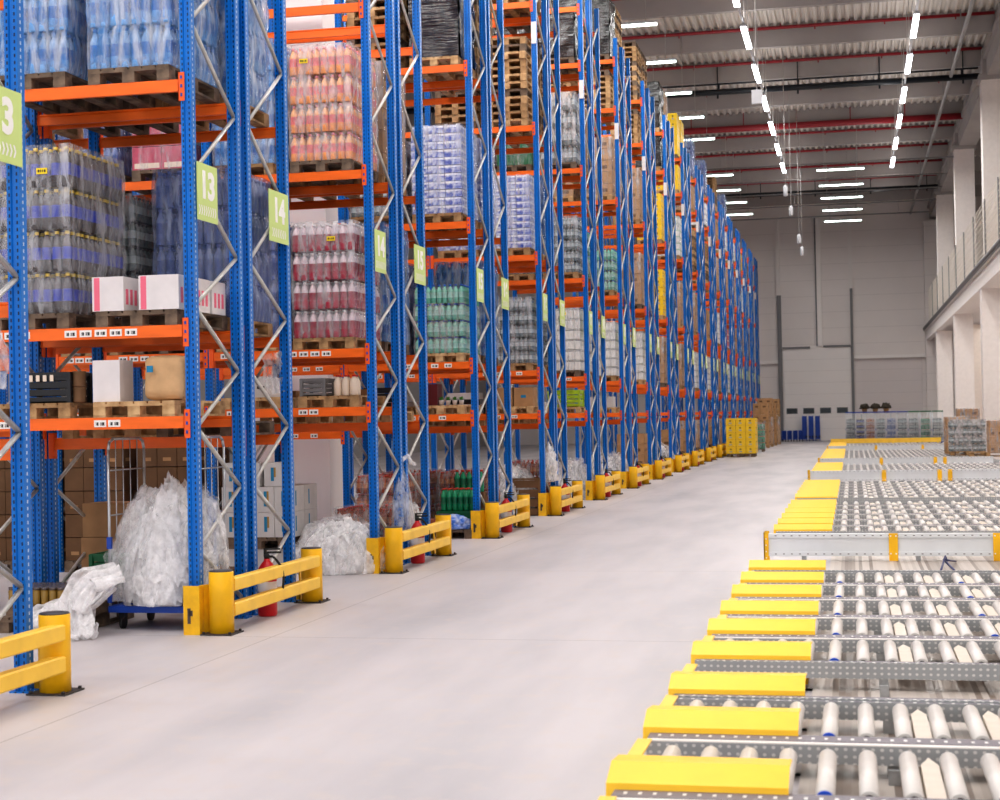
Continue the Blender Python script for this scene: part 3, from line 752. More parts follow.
# ------------------------------------------------------------------ shelf contents
LAY = {
 (1,'A'): [('water',0,'R',2),('water',0,'L',2),('cola',0,'L',1)],
 (1,'B'): [('violet',0,'R',1),('dark',0,'L',1),('water',0,'R',2),('violet',0,'L',2),('violet',1,'R',1),('water',1,'R',2),('empty',0,'R',0),('empty',0,'L',0)],
 (2,'A'): [('peach',0,'R',2),('water',0,'L',2),('red',0,'R',1),('violet',0,'L',1),('rose',1,'R',2),('violet',1,'L',2),('violet',1,'R',1),('dark',1,'L',1),('shadekraft',1,'R',-1),('shadekraft',1,'L',-1),('shadekraft',2,'R',-1)],
 (2,'B'): [('brown',0,'R',2),('water',0,'R',1),('dark',0,'L',2),('kraft',1,'R',2),('kraft',1,'R',1)],
 (3,'A'): [('cans',0,'R',2),('dark',0,'L',2),('green',0,'R',1),('violet',0,'L',1),('black',0,'R',3),('stack',0,'L',3),('amber',0,'L',-1)],
 (3,'B'): [('cans',0,'R',2),('water',0,'R',1),('stack',0,'R',3),('cans',0,'L',2),('amber',0,'R',-1),('amber',0,'L',-1)],
 (4,'A'): [('stack',0,'R',3),('cans',0,'R',2),('dark',0,'R',1),('stack',0,'L',3),('cans',0,'L',2),('dark',0,'L',1),('kraft',0,'R',4)],
 (4,'B'): [('stack',0,'R',3),('water',0,'R',2),('dark',0,'R',1),('greencr',0,'L',3),('brown',0,'R',4)],
 (5,'A'): [('black',0,'R',4),('hazy',0,'R',3),('dark',0,'R',2),('tetra',0,'R',1),('black',0,'L',4),('greencr',0,'L',3),('dark',0,'L',2),('tetra',0,'L',1)],
 (5,'B'): [('stack',0,'R',4),('brown',0,'R',3),('green',0,'R',2),('tetra',0,'R',1),('black',0,'R',5)],
 (6,'A'): [('black',0,'R',5),('stack',0,'R',4),('brown',0,'R',3),('green',0,'R',2),('tetra',0,'R',1),('stack',0,'L',4),('brown',0,'L',3)],
 (6,'B'): [('stack',0,'R',5),('stack',0,'R',4),('brown',0,'R',3),('kraft',0,'R',2),('tetra',0,'R',1)],
 (7,'A'): [('stack',0,'R',5),('stack',0,'R',4),('brown',0,'R',3),('brown',0,'R',2),('tetra',0,'R',1)],
 (7,'B'): [('stack',0,'R',5),('kraft',0,'R',4),('stack',0,'R',3),('kraft',0,'R',2),('brown',0,'R',1)],
 (8,'A'): [('black',0,'R',5),('black',0,'R',4),('yellow',0,'R',3),('yellow',0,'R',2),('brown',0,'R',1)],
 (8,'B'): [('brown',0,'R',5),('stack',0,'R',4),('yellow',0,'R',3),('brown',0,'R',2),('kraft',0,'R',1)],
 (9,'A'): [('yellow',0,'R',5),('yellow',0,'R',4),('tetra',0,'R',3),('brown',0,'R',2),('brown',0,'R',1)],
 (9,'B'): [('yellow',0,'R',5),('brown',0,'R',4),('kraft',0,'R',3),('tetra',0,'R',2),('tetra',0,'R',1)],
 (10,'A'): [('violet',0,'R',5),('brown',0,'R',4),('stack',0,'R',3),('brown',0,'R',2),('tetra',0,'R',1)],
 (11,'A'): [('violet',0,'R',5),('tetra',0,'R',4),('stack',0,'R',3),('kraft',0,'R',2),('tetra',0,'R',1)],
 (12,'A'): [('stack',0,'R',5),('kraft',0,'R',4),('brown',0,'R',3),('tetra',0,'R',2),('brown',0,'R',1)],
 (13,'A'): [('violet',0,'R',5),('tetra',0,'R',4),('brown',0,'R',3),('rose',0,'R',2),('tetra',0,'R',1)],
 (14,'A'): [('tetra',0,'R',4),('brown',0,'R',3),('kraft',0,'R',2),('tetra',0,'R',1)],
 (15,'A'): [('yellow',0,'R',4),('tetra',0,'R',3),('brown',0,'R',2)],
 (16,'A'): [('kraft',0,'R',4),('tetra',0,'R',3),('brown',0,'R',2)],
}
for (r, side), lst in LAY.items():
    for kind, bay, lr, lvl in lst:
        pk = None
        if kind == 'peach': pk = 'd'
        if r == 1 and side == 'A': pk = 'd'
        put(kind, r, side, bay, lr, lvl, near=(r <= 3 and side == 'A' and bay == 0), pk=pk)
# lower shelf of small goods
def carton(loc, dx, dy, dz, m, label, group=None, stripe=None, rz=0, tape=None, name='carton', cat='box'):
    t = thing(name, label, cat, loc, rz, group)
    mb = MB(); mb.box(-dx/2, dx/2, -dy/2, dy/2, 0, dz); mb.obj('body', m, t)
    mb = MB(); mb.box(-dx/2+.004, -.002, -dy/2+.004, dy/2-.004, dz, dz+.004); mb.box(.002, dx/2-.004, -dy/2+.004, dy/2-.004, dz, dz+.004); mb.obj('flap', m, t)
    if stripe:
        mb = MB(); x0 = -dx/2+.02
        mb.box(x0, x0+.055, -dy/2-.002, -dy/2, 0.004, dz-.004); mb.obj('printed_stripe', stripe, t)
        mb = MB()
        for q in range(3): mb.box(dx/2, dx/2+.002, -dy/2+.05+q*.09, -dy/2+.1+q*.09, .06, dz*.65)
        mb.obj('side_print', stripe, t)
    if tape:
        mb = MB(); mb.box(-.05, .05, -dy/2-.002, -dy/2, dz*.45, dz*.6); mb.obj('label_sticker', tape, t)
    return t
ya = YA(1)
x, y, z = slot_pos(1,'A',0,'R',1)
pallet((-6.36,y,z), 'd', 'grey wooden pallet under white pink-striped cartons, second rack row', parts=True)
for i, xc in enumerate((-6.635,-6.135)):
    for j in range(3):
        carton((xc, ya+.16+j*.39, z+.1445), .31+.08*i, .33, .31, M['whitec'], 'white carton with pink stripe, %s column, %s from front, on dark pallet' % (('left','right')[i], ORD[j+1]), 'white pink-striped cartons', M['pink'])
x, y, z = slot_pos(1,'A',0,'R',0)
pallet((x,y,z), 'l', 'pale wooden pallet under white carton and tan sack, second rack row', parts=True)
carton((-6.695, ya+.2, z+.1445), .27, .28, .38, M['whitec'], 'plain tall white carton left of the tan paper sack', None)
def crumple(rx, ry, rz, seed, sub=6, a=.22, b=.11, fl=True, box=False):
    bm = bmesh.new(); bmesh.ops.create_icosphere(bm, subdivisions=sub, radius=1)
    for v in bm.verts:
        p = v.co.copy(); q = p*1.6+Vector((seed*5.1, seed*2.3, 0))
        d = 1 + a*noise.fractal(q, 1, 2, 3) + b*(1-abs(noise.noise(q*2.3))*2.4) + b*.6*(1-abs(noise.noise(q*5.5))*2.2) + b*.3*(1-abs(noise.noise(q*12))*2)
        if box: p = Vector([math.copysign(abs(c)**.32, c) for c in p])
        v.co = Vector((p.x*rx*d, p.y*ry*d, p.z*rz*d))
        if fl and v.co.z < -rz*.35: v.co.z = -rz*.35 + (v.co.z+rz*.35)*.05
    for f in bm.faces: f.smooth = True
    me = bpy.data.meshes.new('crumpled'); bm.to_mesh(me); bm.free(); return me
def place_mesh(me, zmin_to=0):
    zs = min(v.co.z for v in me.vertices); me.transform(Matrix.Translation((0,0,zmin_to-zs))); return me
sk = thing('paper_sack', 'crumpled tan paper sack with blue label beside white carton', 'sack', (-6.13, ya+.25, z+.1445))
me = place_mesh(crumple(.2, .18, .2, 3, 4, .03, .03, False, True)); me.materials.append(M['tan']); link('sack_body', me, sk)
mb = MB(); mb.box(-.15,-.09,-.222,-.212,.26,.32); mb.obj('label_sticker', M['tealp'], sk)
x, y, z = slot_pos(1,'A',0,'L',0)
pallet((x,y,z), 'n', 'wooden pallet holding black crate and tan drums behind the blue upright', parts=True)
def crate(loc, dx, dy, dz, m, label, group=None, pr=None):
    t = thing('plastic_crate', label, 'crate', loc, 0, group)
    mb = MB(); th = .015
    mb.box(-dx/2,dx/2,-dy/2,dy/2,0,th)
    for q in range(4):
        z0 = dz*q/4; z1 = z0+dz*.2
        mb.box(-dx/2,dx/2,-dy/2,-dy/2+th,z0,z1); mb.box(-dx/2,dx/2,dy/2-th,dy/2,z0,z1); mb.box(-dx/2,-dx/2+th,-dy/2,dy/2,z0,z1); mb.box(dx/2-th,dx/2,-dy/2,dy/2,z0,z1)
    for sx in (-1,1):
        for sy in (-1,1): mb.box(sx*dx/2-.02,sx*dx/2+.02,sy*dy/2-.02,sy*dy/2+.02,0,dz)
    mb.obj('crate_body', m, t)
    mb = MB(); mb.box(-dx/2-.012,dx/2+.012,-dy/2-.012,-dy/2+.012,dz-.03,dz+.005); mb.box(-dx/2-.012,dx/2+.012,dy/2-.012,dy/2+.012,dz-.03,dz+.005)
    mb.box(-dx/2-.012,-dx/2+.012,-dy/2,dy/2,dz-.03,dz+.005); mb.box(dx/2-.012,dx/2+.012,-dy/2,dy/2,dz-.03,dz+.005); mb.obj('rim', m, t)
    if pr:
        mb = MB()
        for q in range(5):
            mb.box(-dx/2+.05+q*.07, -dx/2+.085+q*.07, -dy/2-.014, -dy/2-.008, dz*.72, dz*.93)
        mb.obj('printed_pattern', pr, t)
    return t
crate((-7.32, ya+.25, z+.1445), .52, .4, .28, M['blackp'], 'black crate with cream printing on pallet behind left blue upright', None, M['cream'])
crate((-6.99, ya+.75, z+.1445), .12, .3, .26, M['blackp'], 'narrow black crate behind the tan drums')
for q in range(2):
    mb = MB(); mb.lathe(0,0,0,[(.062,0),(.064,.02),(.06,.03),(.062,.13),(.064,.14),(.055,.145)],16)
    t = mb.obj('drum', M['kraftd'], None, (-7.0, ya+.13, z+.1445+q*.146)); tag(t, '%s small tan drum between black crate and white carton' % ('upper','lower')[1-q], 'drum', 'tan drums')
# other lower shelves
for r in (2,3,4,5,6):
    for side in 'AB':
        for lr in 'RL':
            if r > 4 and (lr == 'L' or side == 'B'): continue
            x, y, z = slot_pos(r, side, 0, lr, 0)
            wh = where(r, side, 0, lr, 0)
            pallet((x,y,z), random.choice('nl'), 'wooden pallet, %s' % wh)
            zt = z+.1445
            if (r, side, lr) == (2,'A','R'):
                crate((x-.22, y-.35, zt), .3, .38, .22, mat('grey_bin', (120,118,118), .5), 'grey open bin on lower shelf under red bottle load')
                t = thing('jug_pack', 'cream pack of drink jugs on lower shelf under red bottles, right of the grey bin', 'bottles', (x+.17, y-.35, zt))
                for i in range(3):
                    for j in range(2):
                        mb = MB(); mb.lathe(0,0,0,[(.05,0),(.052,.02),(.052,.17),(.03,.22),(.02,.24),(.024,.24),(.024,.26)],10,[0,0,0,0,0,1,1]); mb.obj('jug', [M['cream'], M['red']], t, ((i-1)*.107,(j-.5)*.107,0))
            elif (r, side, lr) == (2,'A','L'):
                carton((x+.1, y-.3, zt), .55, .4, .24, M['whitec2'], 'long low white carton on lower shelf left of the grey bin', None, None, 0, M['tagink'])
            elif (r, side, lr) == (3,'A','R'):
                carton((x-.18, y-.3, zt), .2, .3, .34, mat('dark_red_box', (98,28,34), .5), 'dark red upright box on lower shelf under pale green bottles')
                for q in range(4):
                    t = thing('potted_plant', 'small green potted plant, %s from left, beside dark red box' % ORD[q+1], 'plant', (x-.02+q*.11, y-.42, zt), 0, 'small potted plants')
                    mb = MB(); mb.lathe(0,0,0,[(.03,0),(.042,.07),(.045,.08)],10); mb.obj('pot', M['whitec'], t)
                    mb = MB()
                    for a in range(12):
                        an = a*2.4; e = .5+.3*(a % 3); L = .07
                        c = Vector((0,0,.08)); d = Vector((math.cos(an)*math.cos(e), math.sin(an)*math.cos(e), math.sin(e)))*L; s = Vector((-math.sin(an), math.cos(an), 0))*.018
                        mb.face([c, c+d*.5+s, c+d, c+d*.5-s])
                    mb.obj('foliage', mat('leaf_green', (70,140,50), .5), t)
            elif (r, side, lr) == (4,'A','R'):
                carton((x-.2, y-.3, zt), .36, .4, .36, M['kraft'], 'tan carton on lower shelf under grey bottles, left one')
                carton((x+.2, y-.3, zt), .38, .4, .36, M['kraft'], 'tan carton with blue tag on lower shelf under grey bottles, right one', None, None, 0, M['tealp'])
            elif (r, side, lr) == (5,'A','R'):
                crate((x, y-.2, zt), .7, .6, .38, M['lgreen'], 'lime yellow crate on lower shelf under white drink cartons')
            else:
                k = random.choice((0,1,2))
                if k == 0: carton((x-.15, y-.2, zt), .4, .4, .3, M['kraft'], 'tan carton %s' % wh)
                elif k == 1: carton((x, y-.2, zt), .6, .5, .28, M['whitec2'], 'white carton %s' % wh)
                else: crate((x, y-.2, zt), .55, .4, .3, M['blackp'], 'black crate %s' % wh)

# ------------------------------------------------------------------ things on the floor under the racks
def film_sheets(rx, ry, rz, n, seed):
    rg = random.Random(seed); mb = MB(); N = 20
    for k in range(n):
        th = rg.uniform(0, 2*PI); zz = rg.uniform(.02, .98)
        d0 = Vector((math.cos(th)*math.sqrt(1-zz*zz), math.sin(th)*math.sqrt(1-zz*zz), zz))
        t1 = d0.orthogonal().normalized(); t2 = d0.cross(t1); ro = rg.uniform(0, PI)
        t1, t2 = t1*math.cos(ro)+t2*math.sin(ro), t2*math.cos(ro)-t1*math.sin(ro)
        a = rg.uniform(.45, .8); bq = rg.uniform(.3, .7); sh = rg.uniform(.9, 1.06); of = Vector((rg.uniform(0,50), rg.uniform(0,50), 0))
        P = []
        for i in range(N+1):
            row = []
            for j in range(N+1):
                u = (i/N*2-1)*a; v = (j/N*2-1)*bq
                u += .15*noise.noise(Vector((u*3, v*3, 1))+of); v += .15*noise.noise(Vector((u*3, v*3, 7))+of)
                d = (d0+t1*u+t2*v).normalized(); q = d*1.7+of
                r = sh + .16*noise.noise(q) + .1*(1-abs(noise.noise(q*2.2))*2.2) + .045*(1-abs(noise.noise(q*5))*2.2) + .015*noise.noise(q*11)
                wd = 1.16-.36*max(0, d.z)
                row.append((d.x*rx*r*wd, d.y*ry*r*wd, max(.004, (max(0,d.z)**.92)*rz*r*1.36)))
            P.append(row)
        b0 = len(mb.v); mb.v += [p for row in P for p in row]
        for i in range(N):
            for j in range(N):
                mb.f.append((b0+i*(N+1)+j, b0+(i+1)*(N+1)+j, b0+(i+1)*(N+1)+j+1, b0+i*(N+1)+j+1)); mb.m.append(0); mb.sm.append(True)
    return mb
def drape(mb, pts, wd, seed, n=44, k=16):
    P = [Vector(p) for p in pts]
    def at(t):
        t *= len(P)-1; i = min(int(t), len(P)-2); f = t-i; f = f*f*(3-2*f); return P[i].lerp(P[i+1], f)
    b0 = len(mb.v)
    for i in range(n+1):
        c = at(i/n); tn = (at(min(1,(i+1)/n))-at(max(0,(i-1)/n))).normalized(); sd = tn.cross(Vector((0,-.5,1))).normalized(); nr = sd.cross(tn)
        for j in range(k+1):
            w = (j/k*2-1); q = Vector((i/n*1.8, w*2.8, seed))
            p = c + sd*w*wd*(1+.3*noise.noise(Vector((i/n*6, 3*w, seed+5)))) + nr*(.035*math.sin(w*9+seed+1.5*noise.noise(q))+.06*noise.noise(q)+.028*(1-abs(noise.noise(q*2.2))*2))
            mb.v.append((p.x, p.y, max(.006, p.z)))
    for i in range(n):
        for j in range(k):
            mb.f.append((b0+i*(k+1)+j, b0+(i+1)*(k+1)+j, b0+(i+1)*(k+1)+j+1, b0+i*(k+1)+j+1)); mb.m.append(0); mb.sm.append(True)
def heap(x, y, z, rx, ry, rz, seed, label, m='heap', extra=(), name='plastic_film_heap'):
    t = thing(name, label, 'plastic film', (x, y, z))
    me = place_mesh(crumple(rx*.7, ry*.7, rz*.72, seed, 5)); me.materials.append(M['heapcore']); link('film_core', me, t)
    film_sheets(rx, ry, rz, 26, seed).obj('crumpled_film', M[m], t)
    rg = random.Random(seed*3+1)
    for i in range(7):
        an = -PI/2 + rg.uniform(-1.5, 1.5); c, q = math.cos(an), math.sin(an); c0 = rg.uniform(-.5,.5)
        mb = MB(); drape(mb, [(c0*rx*.6, .1*ry, rz*1.4), (c*rx*.6, q*ry*.6, rz*1.15), (c*rx*1.06, q*ry*1.06, rz*.6), (c*rx*1.12, q*ry*1.12, .03)], rg.uniform(.5,.8)*rx, seed+i*2.7, 40, 18)
        mb.obj('film_fold', M['heap2'], t)
    for i, (dx, dy, dz, ax, ay, az, mm) in enumerate(extra):
        film_sheets(ax, ay, az, 14, seed+i+11).obj('film_bundle', M[mm], t, (dx,dy,dz))
    return t
def roll_cage(x, y, rz, label, w=.8, d=.78, h=1.55, group=None, base='bluep', top=None):
    t = thing('roll_cage', label, 'trolley', (x,y,0), rz, group)
    mb = MB(); mb.box(-w/2,w/2,-d/2,d/2,.16,.22); mb.box(-w/2+.05,w/2-.05,-d/2+.05,d/2-.05,.22,.225); mb.obj('base', M[base], t)
    for sx in (-1,1):
        for sy in (-1,1):
            mb = MB(); mb.tube((sx*(w/2-.1)-.015,sy*(d/2-.1),.06),(sx*(w/2-.1)+.015,sy*(d/2-.1),.06),.06,14); mb.box(sx*(w/2-.1)-.03,sx*(w/2-.1)+.03,sy*(d/2-.1)-.03,sy*(d/2-.1)+.03,.1,.16)
            mb.obj('castor', M['rubber'], t)
    for sx in (-1,1):
        X = sx*(w/2-.015); mb = MB(); r = .014; zt = .22+h; c = .1; d2 = d/2-.015
        pts = [(X,-d2,.2),(X,-d2,zt-c),(X,-d2+c*.3,zt-c*.3),(X,-d2+c,zt),(X,d2-c,zt),(X,d2-c*.3,zt-c*.3),(X,d2,zt-c),(X,d2,.2)]
        mb.path(pts, r, 8)
        for q in range(1,5): mb.tube((X,-d2+2*d2*q/5,.22),(X,-d2+2*d2*q/5,zt),.0055,6)
        for q in range(1,4): mb.tube((X,-d2,.22+h*q/3.7),(X,d2,.22+h*q/3.7),.0075,6)
        mb.obj('side_frame', M['wire'], t)
        mb = MB(); mb.box(X-.02,X+.02,-d2-.02,-d2+.02,.75,.86); mb.box(X-.02,X+.02,-d2-.02,-d2+.02,.25,.5); mb.obj('corner_clip', M['bluep'], t)
    return t
roll_cage(-6.35, ya+.6, 0, 'blue-based wire roll cage full of crumpled clear film under second rack row', .86, .8)
heap(-6.3, ya+.52, .225, .36, .34, .74, 1, 'large heap of crumpled clear plastic film in blue-based roll cage', 'heap',
     ((-.1,-.2,.0,.24,.18,.3,'heap'),(.12,-.2,.02,.22,.2,.4,'heap'),(.1,.02,.5,.26,.24,.3,'heap2')))
t = thing('trailing_film', 'long loose film trailing onto floor left of roll cage', 'plastic film', (-6.75, ya-.2, 0))
for i, (pts, wd) in enumerate((([(.2,.15,.55),(-.02,.0,.5),(-.15,-.12,.25),(-.12,-.25,.03)],.17), ([(.1,.1,.5),(-.1,-.05,.3),(-.02,-.25,.1),(.05,-.35,.01)],.15), ([(.0,.1,.33),(-.25,.1,.26),(-.45,.0,.2),(-.6,-.08,.12)],.13), ([(-.1,.05,.3),(-.28,-.02,.2),(-.3,-.15,.06),(-.22,-.25,.01)],.16))):
    mb = MB(); drape(mb, pts, wd, i*3.7); mb.obj('film_strip', M['heap'], t)
    mb = MB(); drape(mb, [(p[0]+.02,p[1]+.03,p[2]*.95) for p in pts], wd*.9, i*3.7+1.9); mb.obj('film_strip', M['heap'], t)
for nm, loc, pts, wd, lab in (('hanging_film', (-5.98, YA(1)+2.45, 0), [(0,0,2.62),(.03,-.02,2.5),(.02,-.01,2.36),(.05,0,2.2)], .1, 'scrap of clear film hanging below far shelf of the second rack row'),
                          ('hanging_film', (-6.02, YA(0)+2.5, 0), [(-.05,0,2.62),(0,-.03,2.45),(.05,-.02,2.3),(.03,-.02,2.18)], .1, 'scrap of clear film hanging at left frame edge, first rack row')):
    t = thing(nm, lab, 'plastic film', loc)
    mb = MB(); drape(mb, pts, wd, loc[1], 24, 10); mb.obj('film_scrap', M['heap2'], t)
# low tray of jars on a pallet at the left
pallet((-7.35, ya+.5, 0), 'd', 'dark wooden pallet under tray of gold jars at left edge', parts=True)
t = thing('jar_tray', 'flat tray of dark gold-lidded jars on pallet left of film heap', 'jars', (-7.32, ya+.4, .1445))
mb = MB(); mb.box(-.42,.42,-.35,.35,0,.1); mb.obj('tray', M['woodd'], t)
JM = MB(); JM.lathe(0,0,0,[(.034,0),(.036,.01),(.036,.12),(.03,.135),(.034,.137),(.034,.16)],10,[0,0,0,1,1,1]); JM = JM.mesh('jar', B['gold'][:1]+[B['gold'][2]])
for i in range(10):
    for j in range(6): link('jar', JM, t, (-.375+i*.083, -.31+j*.083, .1))
# row 1 rear floor
xb, yb_, _ = slot_pos(1,'B',0,'R',-1)
for q in range(2): crate((-7.4, yb_-.25, q*.3), .36, .5, .29, M['greenp'], 'dark green crate left of roll cage, %s one' % ('lower','upper')[q], 'green crates left of the roll cage')
for q in range(3): carton((-7.78+.02*q, yb_+.35, q*.36), .5, .45, .35, M['kraft'], 'brown carton behind green crates, %s of three' % (('bottom','middle','top')[q]))
carton((-7.3, yb_-.9+.35, 0), .5, .3, .28, M['whitec2'], 'low white crate on floor behind jar tray')
# extinguishers
def extinguisher(x, y, label, s=1.0):
    t = thing('fire_extinguisher', label, 'fire extinguisher', (x,y,0), .3, 'red fire extinguishers')
    mb = MB(); mb.lathe(0,0,0,[(.085,0),(.095,.02),(.095,.4),(.085,.47),(.05,.52),(.03,.54),(.03,.56)],20); mb.obj('cylinder', M['red'], t)
    mb = MB(); mb.lathe(0,0,0,[(.0955,.18),(.0955,.34)],20); mb.obj('label', M['whitec'], t)
    mb = MB(); mb.lathe(0,0,.56,[(.028,0),(.028,.04),(.015,.05)],12); mb.box(-.02,.14,-.012,.012,.61,.63) ; mb.box(-.02,.13,-.01,.01,.645,.66); mb.box(-.03,0,-.012,.012,.58,.66); mb.obj('valve_handle', M['rubber'], t)
    mb = MB(); pts = [(.02,0,.58)]+[(.06+.1*math.sin(a*PI/8), .0, .58-.08*a+ .1*math.sin(a*PI/8)) for a in range(0,7)]; mb.path(pts, .012, 8); mb.obj('hose', M['rubber'], t)
    return t
for r in range(1, 11):
    extinguisher(-5.64, YA(r)+1.32, 'red fire extinguisher behind yellow barrier at end of the %s rack row' % ordw(r+1))
for dx, dy in ((-.1,.0),):
    carton((-6.28, YA(1)+1.75, 0), .3, .4, .42, M['kraftd'], 'brown carton behind twin uprights, second rack row')
# cage side seen right of the first upright
# row 2 floor
ya2 = YA(2)
x, y, z = slot_pos(2,'A',0,'L',-1)
pallet((x+.05, y, .3), 'd', 'dark pallet between white carton layers, third rack row floor')
carton((x+.05, y, 0), .84, 1.1, .29, M['whitec2'], 'wide white carton on floor under dark pallet, third rack row')
for q in range(2):
    for i in range(4):
        if q == 1 and i < 0: continue
        for j in range(2):
            t = thing('carton', 'white carton with blue-ochre stripe, %s layer, %s from left, %s row' % (('lower','middle')[q], ORD[i+1], ('front','rear')[j]), 'box', (x-.3+i*.235, y-.35+j*.5, .4455+q*.32), 0, 'white striped cartons')
            mb = MB(); mb.box(-.114,.114,-.24,.24,0,.315); mb.obj('body', M['whitec2'], t)
            mb = MB(); mb.box(-.02,.02,-.243,-.24,.07,.26); mb.box(.114,.116,-.1,-.06,.07,.26); mb.obj('blue_stripe', M['tealp'], t)
            mb = MB(); mb.box(.02,.045,-.243,-.24,.12,.26); mb.obj('ochre_stripe', M['ochre'], t)
for i in range(3):
    t = thing('carton', 'white carton with blue-ochre stripe on top of the stack, %s from left' % ORD[i+1], 'box', (x-.28+i*.26+(.04 if i == 2 else 0), y-.35, .4455+.64), 0, 'white striped cartons')
    mb = MB(); mb.box(-.12,.12,-.24,.24,0,.3); mb.obj('body', M['whitec2'], t)
    mb = MB(); mb.box(-.03,.01,-.243,-.24,.07,.24); mb.obj('blue_stripe', M['tealp'], t)
    mb = MB(); mb.box(.01,.035,-.243,-.24,.12,.24); mb.obj('ochre_stripe', M['ochre'], t)
heap(-6.3, ya2+.2, 0, .42, .4, .42, 8, 'wide heap of crumpled clear film on floor, third rack row', 'heap', ((-.12,-.2,0,.36,.25,.34,'heap'),(.25,.0,0,.26,.3,.4,'heap')))
x, y, z = slot_pos(2,'B',0,'R',-1)
pallet((-6.4, y, 0), 'n', 'wooden pallet under amber bottles behind film heap, third rack row')
load('amber', (-6.4, y, .1445), 'amber bottles on floor pallet behind film heap, third rack row', False, .7)
heap(-5.98, ya2+1.9, 0, .2, .34, .52, 12, 'white film heap behind yellow barrier, third rack row', 'heap')
t = thing('hanging_film_bag', 'clear film bag tied to upright and hanging, third rack row', 'plastic film', (-5.82, ya2+1.25, 0))
mb = MB(); 
rings = [(1.42,.02),(1.38,.045),(1.3,.035),(1.2,.08),(1.05,.15),(.85,.21),(.65,.25),(.5,.25),(.42,.2)]
pr = MB(); n = 20
vv = []
for zz, rr in rings:
    vv.append([((rr*.5)*math.cos(2*PI*i/n)*(1+.25*noise.noise(Vector((i*1.3,zz*4,0)))), rr*1.3*math.sin(2*PI*i/n)*(1+.25*noise.noise(Vector((i*1.3,zz*4,5)))), zz) for i in range(n)])
for a, b in zip(vv[:-1], vv[1:]):
    for i in range(n): pr.face([a[i],a[(i+1)%n],b[(i+1)%n],b[i]], 0, True)
pr.obj('bag_film', M['heap2'], t)
mb = MB(); mb.path([(0,0,1.36),(.03,.18,1.42),(.05,.3,1.32),(.06,.42,1.3)], .03, 8); mb.obj('knotted_end', M['heap'], t)
# row 3 floor
ya3 = YA(3); x, y, z = slot_pos(3,'A',0,'R',-1)
pallet((-6.3, ya3+.5, 0), 'd', 'dark pallet under green bottles, fourth rack row floor')
t = thing('bottle_pack', 'pack of green glass bottles leaning on floor pallet, fourth rack row', 'bottles', (-6.22, ya3+.45, .42))
for i in range(6):
    for j in range(3):
        mb = MB(); p, ms = bottle_prof(.045, .36); mb.lathe(0,0,0,p,10,ms); mb.obj('bottle', B['dkgreen'], t, (-.24+i*.094, -.1+j*.094, 0))
crate((-6.22, ya3+.5, .1445), .62, .5, .27, M['greenp'], 'green crate under the green bottles, fourth rack row')
t = thing('bottle_pack', 'second pack of green bottles behind the front pack, fourth rack row', 'bottles', (-6.15, ya3+.85, .1445), 0)
for i in range(5):
    mb = MB(); p, ms = bottle_prof(.05, .36)
    mb.lathe(0,0,0,p,10,ms); mb.obj('bottle', B['dkgreen'], t, (-.2+i*.1, 0, .55))
mb = MB(); mb.box(-.26,.26,-.1,.1,0,.55); mb.obj('tray', M['kraftd'], t)
me = place_mesh(crumple(.22,.14,.13,21,4,.3,.3)); me.materials.append(mat('blue_pack_film', (40,110,210), .35, rgb2=(190,200,230), vscale=12)); 
tag(link('wrapped_pack', me, None, (-6.2, ya3+.05, .1445)), 'crumpled blue wrapped pack on front of dark pallet, fourth rack row', 'pack')
t = carton((-6.52, ya3+.0, .1445), .3, .25, .16, mat('amber_tray', (150,80,46), .5), 'amber brown tray left of the blue wrapped pack')
# row 4-6 floor
ya4 = YA(4)
crate((-6.15, ya4+.25, 0), .5, .5, .72, M['kraftd'], 'tall dark brown slatted crate on floor, fifth rack row')
heap(-6.55, ya4+.3, 0, .36, .34, .62, 31, 'heap of clear film left of the dark slatted crate, fifth rack row', 'heap', ((.1,.1,.4,.25,.25,.35,'heap2'),))
pallet((-6.4, YA(4)+1.85, 0), 'n', 'wooden pallet of amber bottles at back of fifth rack row')
load('amber', (-6.4, YA(4)+1.85, .1445), 'amber bottles on floor pallet at back of fifth rack row', False, .9)
me = place_mesh(crumple(.1,.28,.4,41,5,.3,.3)); me.materials.append(M['heap']); tag(link('hanging_film_bag', me, None, (-5.82, ya4+.7, .62)), 'white film bundle tied to the lacing of fifth rack row', 'plastic film')
for r, s in ((5, 51), (6, 61), (8,81)):
    heap(-6.35, YA(r)+.45, 0, .4, .36, .6, s, 'heap of clear film on floor of the %s rack row' % ordw(r+1), 'heap', ((.15,-.1,0,.25,.25,.3,'heap'),))
for r in (7, 9, 10, 11, 12, 13):
    put('kraft' if r % 2 else 'brown', r, 'A', 0, 'R', -1)
# white building column between rack rows
mb = MB(); mb.box(-10.7, -9.0, 26.9, 27.75, 0, ZC); struct('trim_%d' % TN, mb, mat('white_column', (246,240,236), .7)); TN += 1

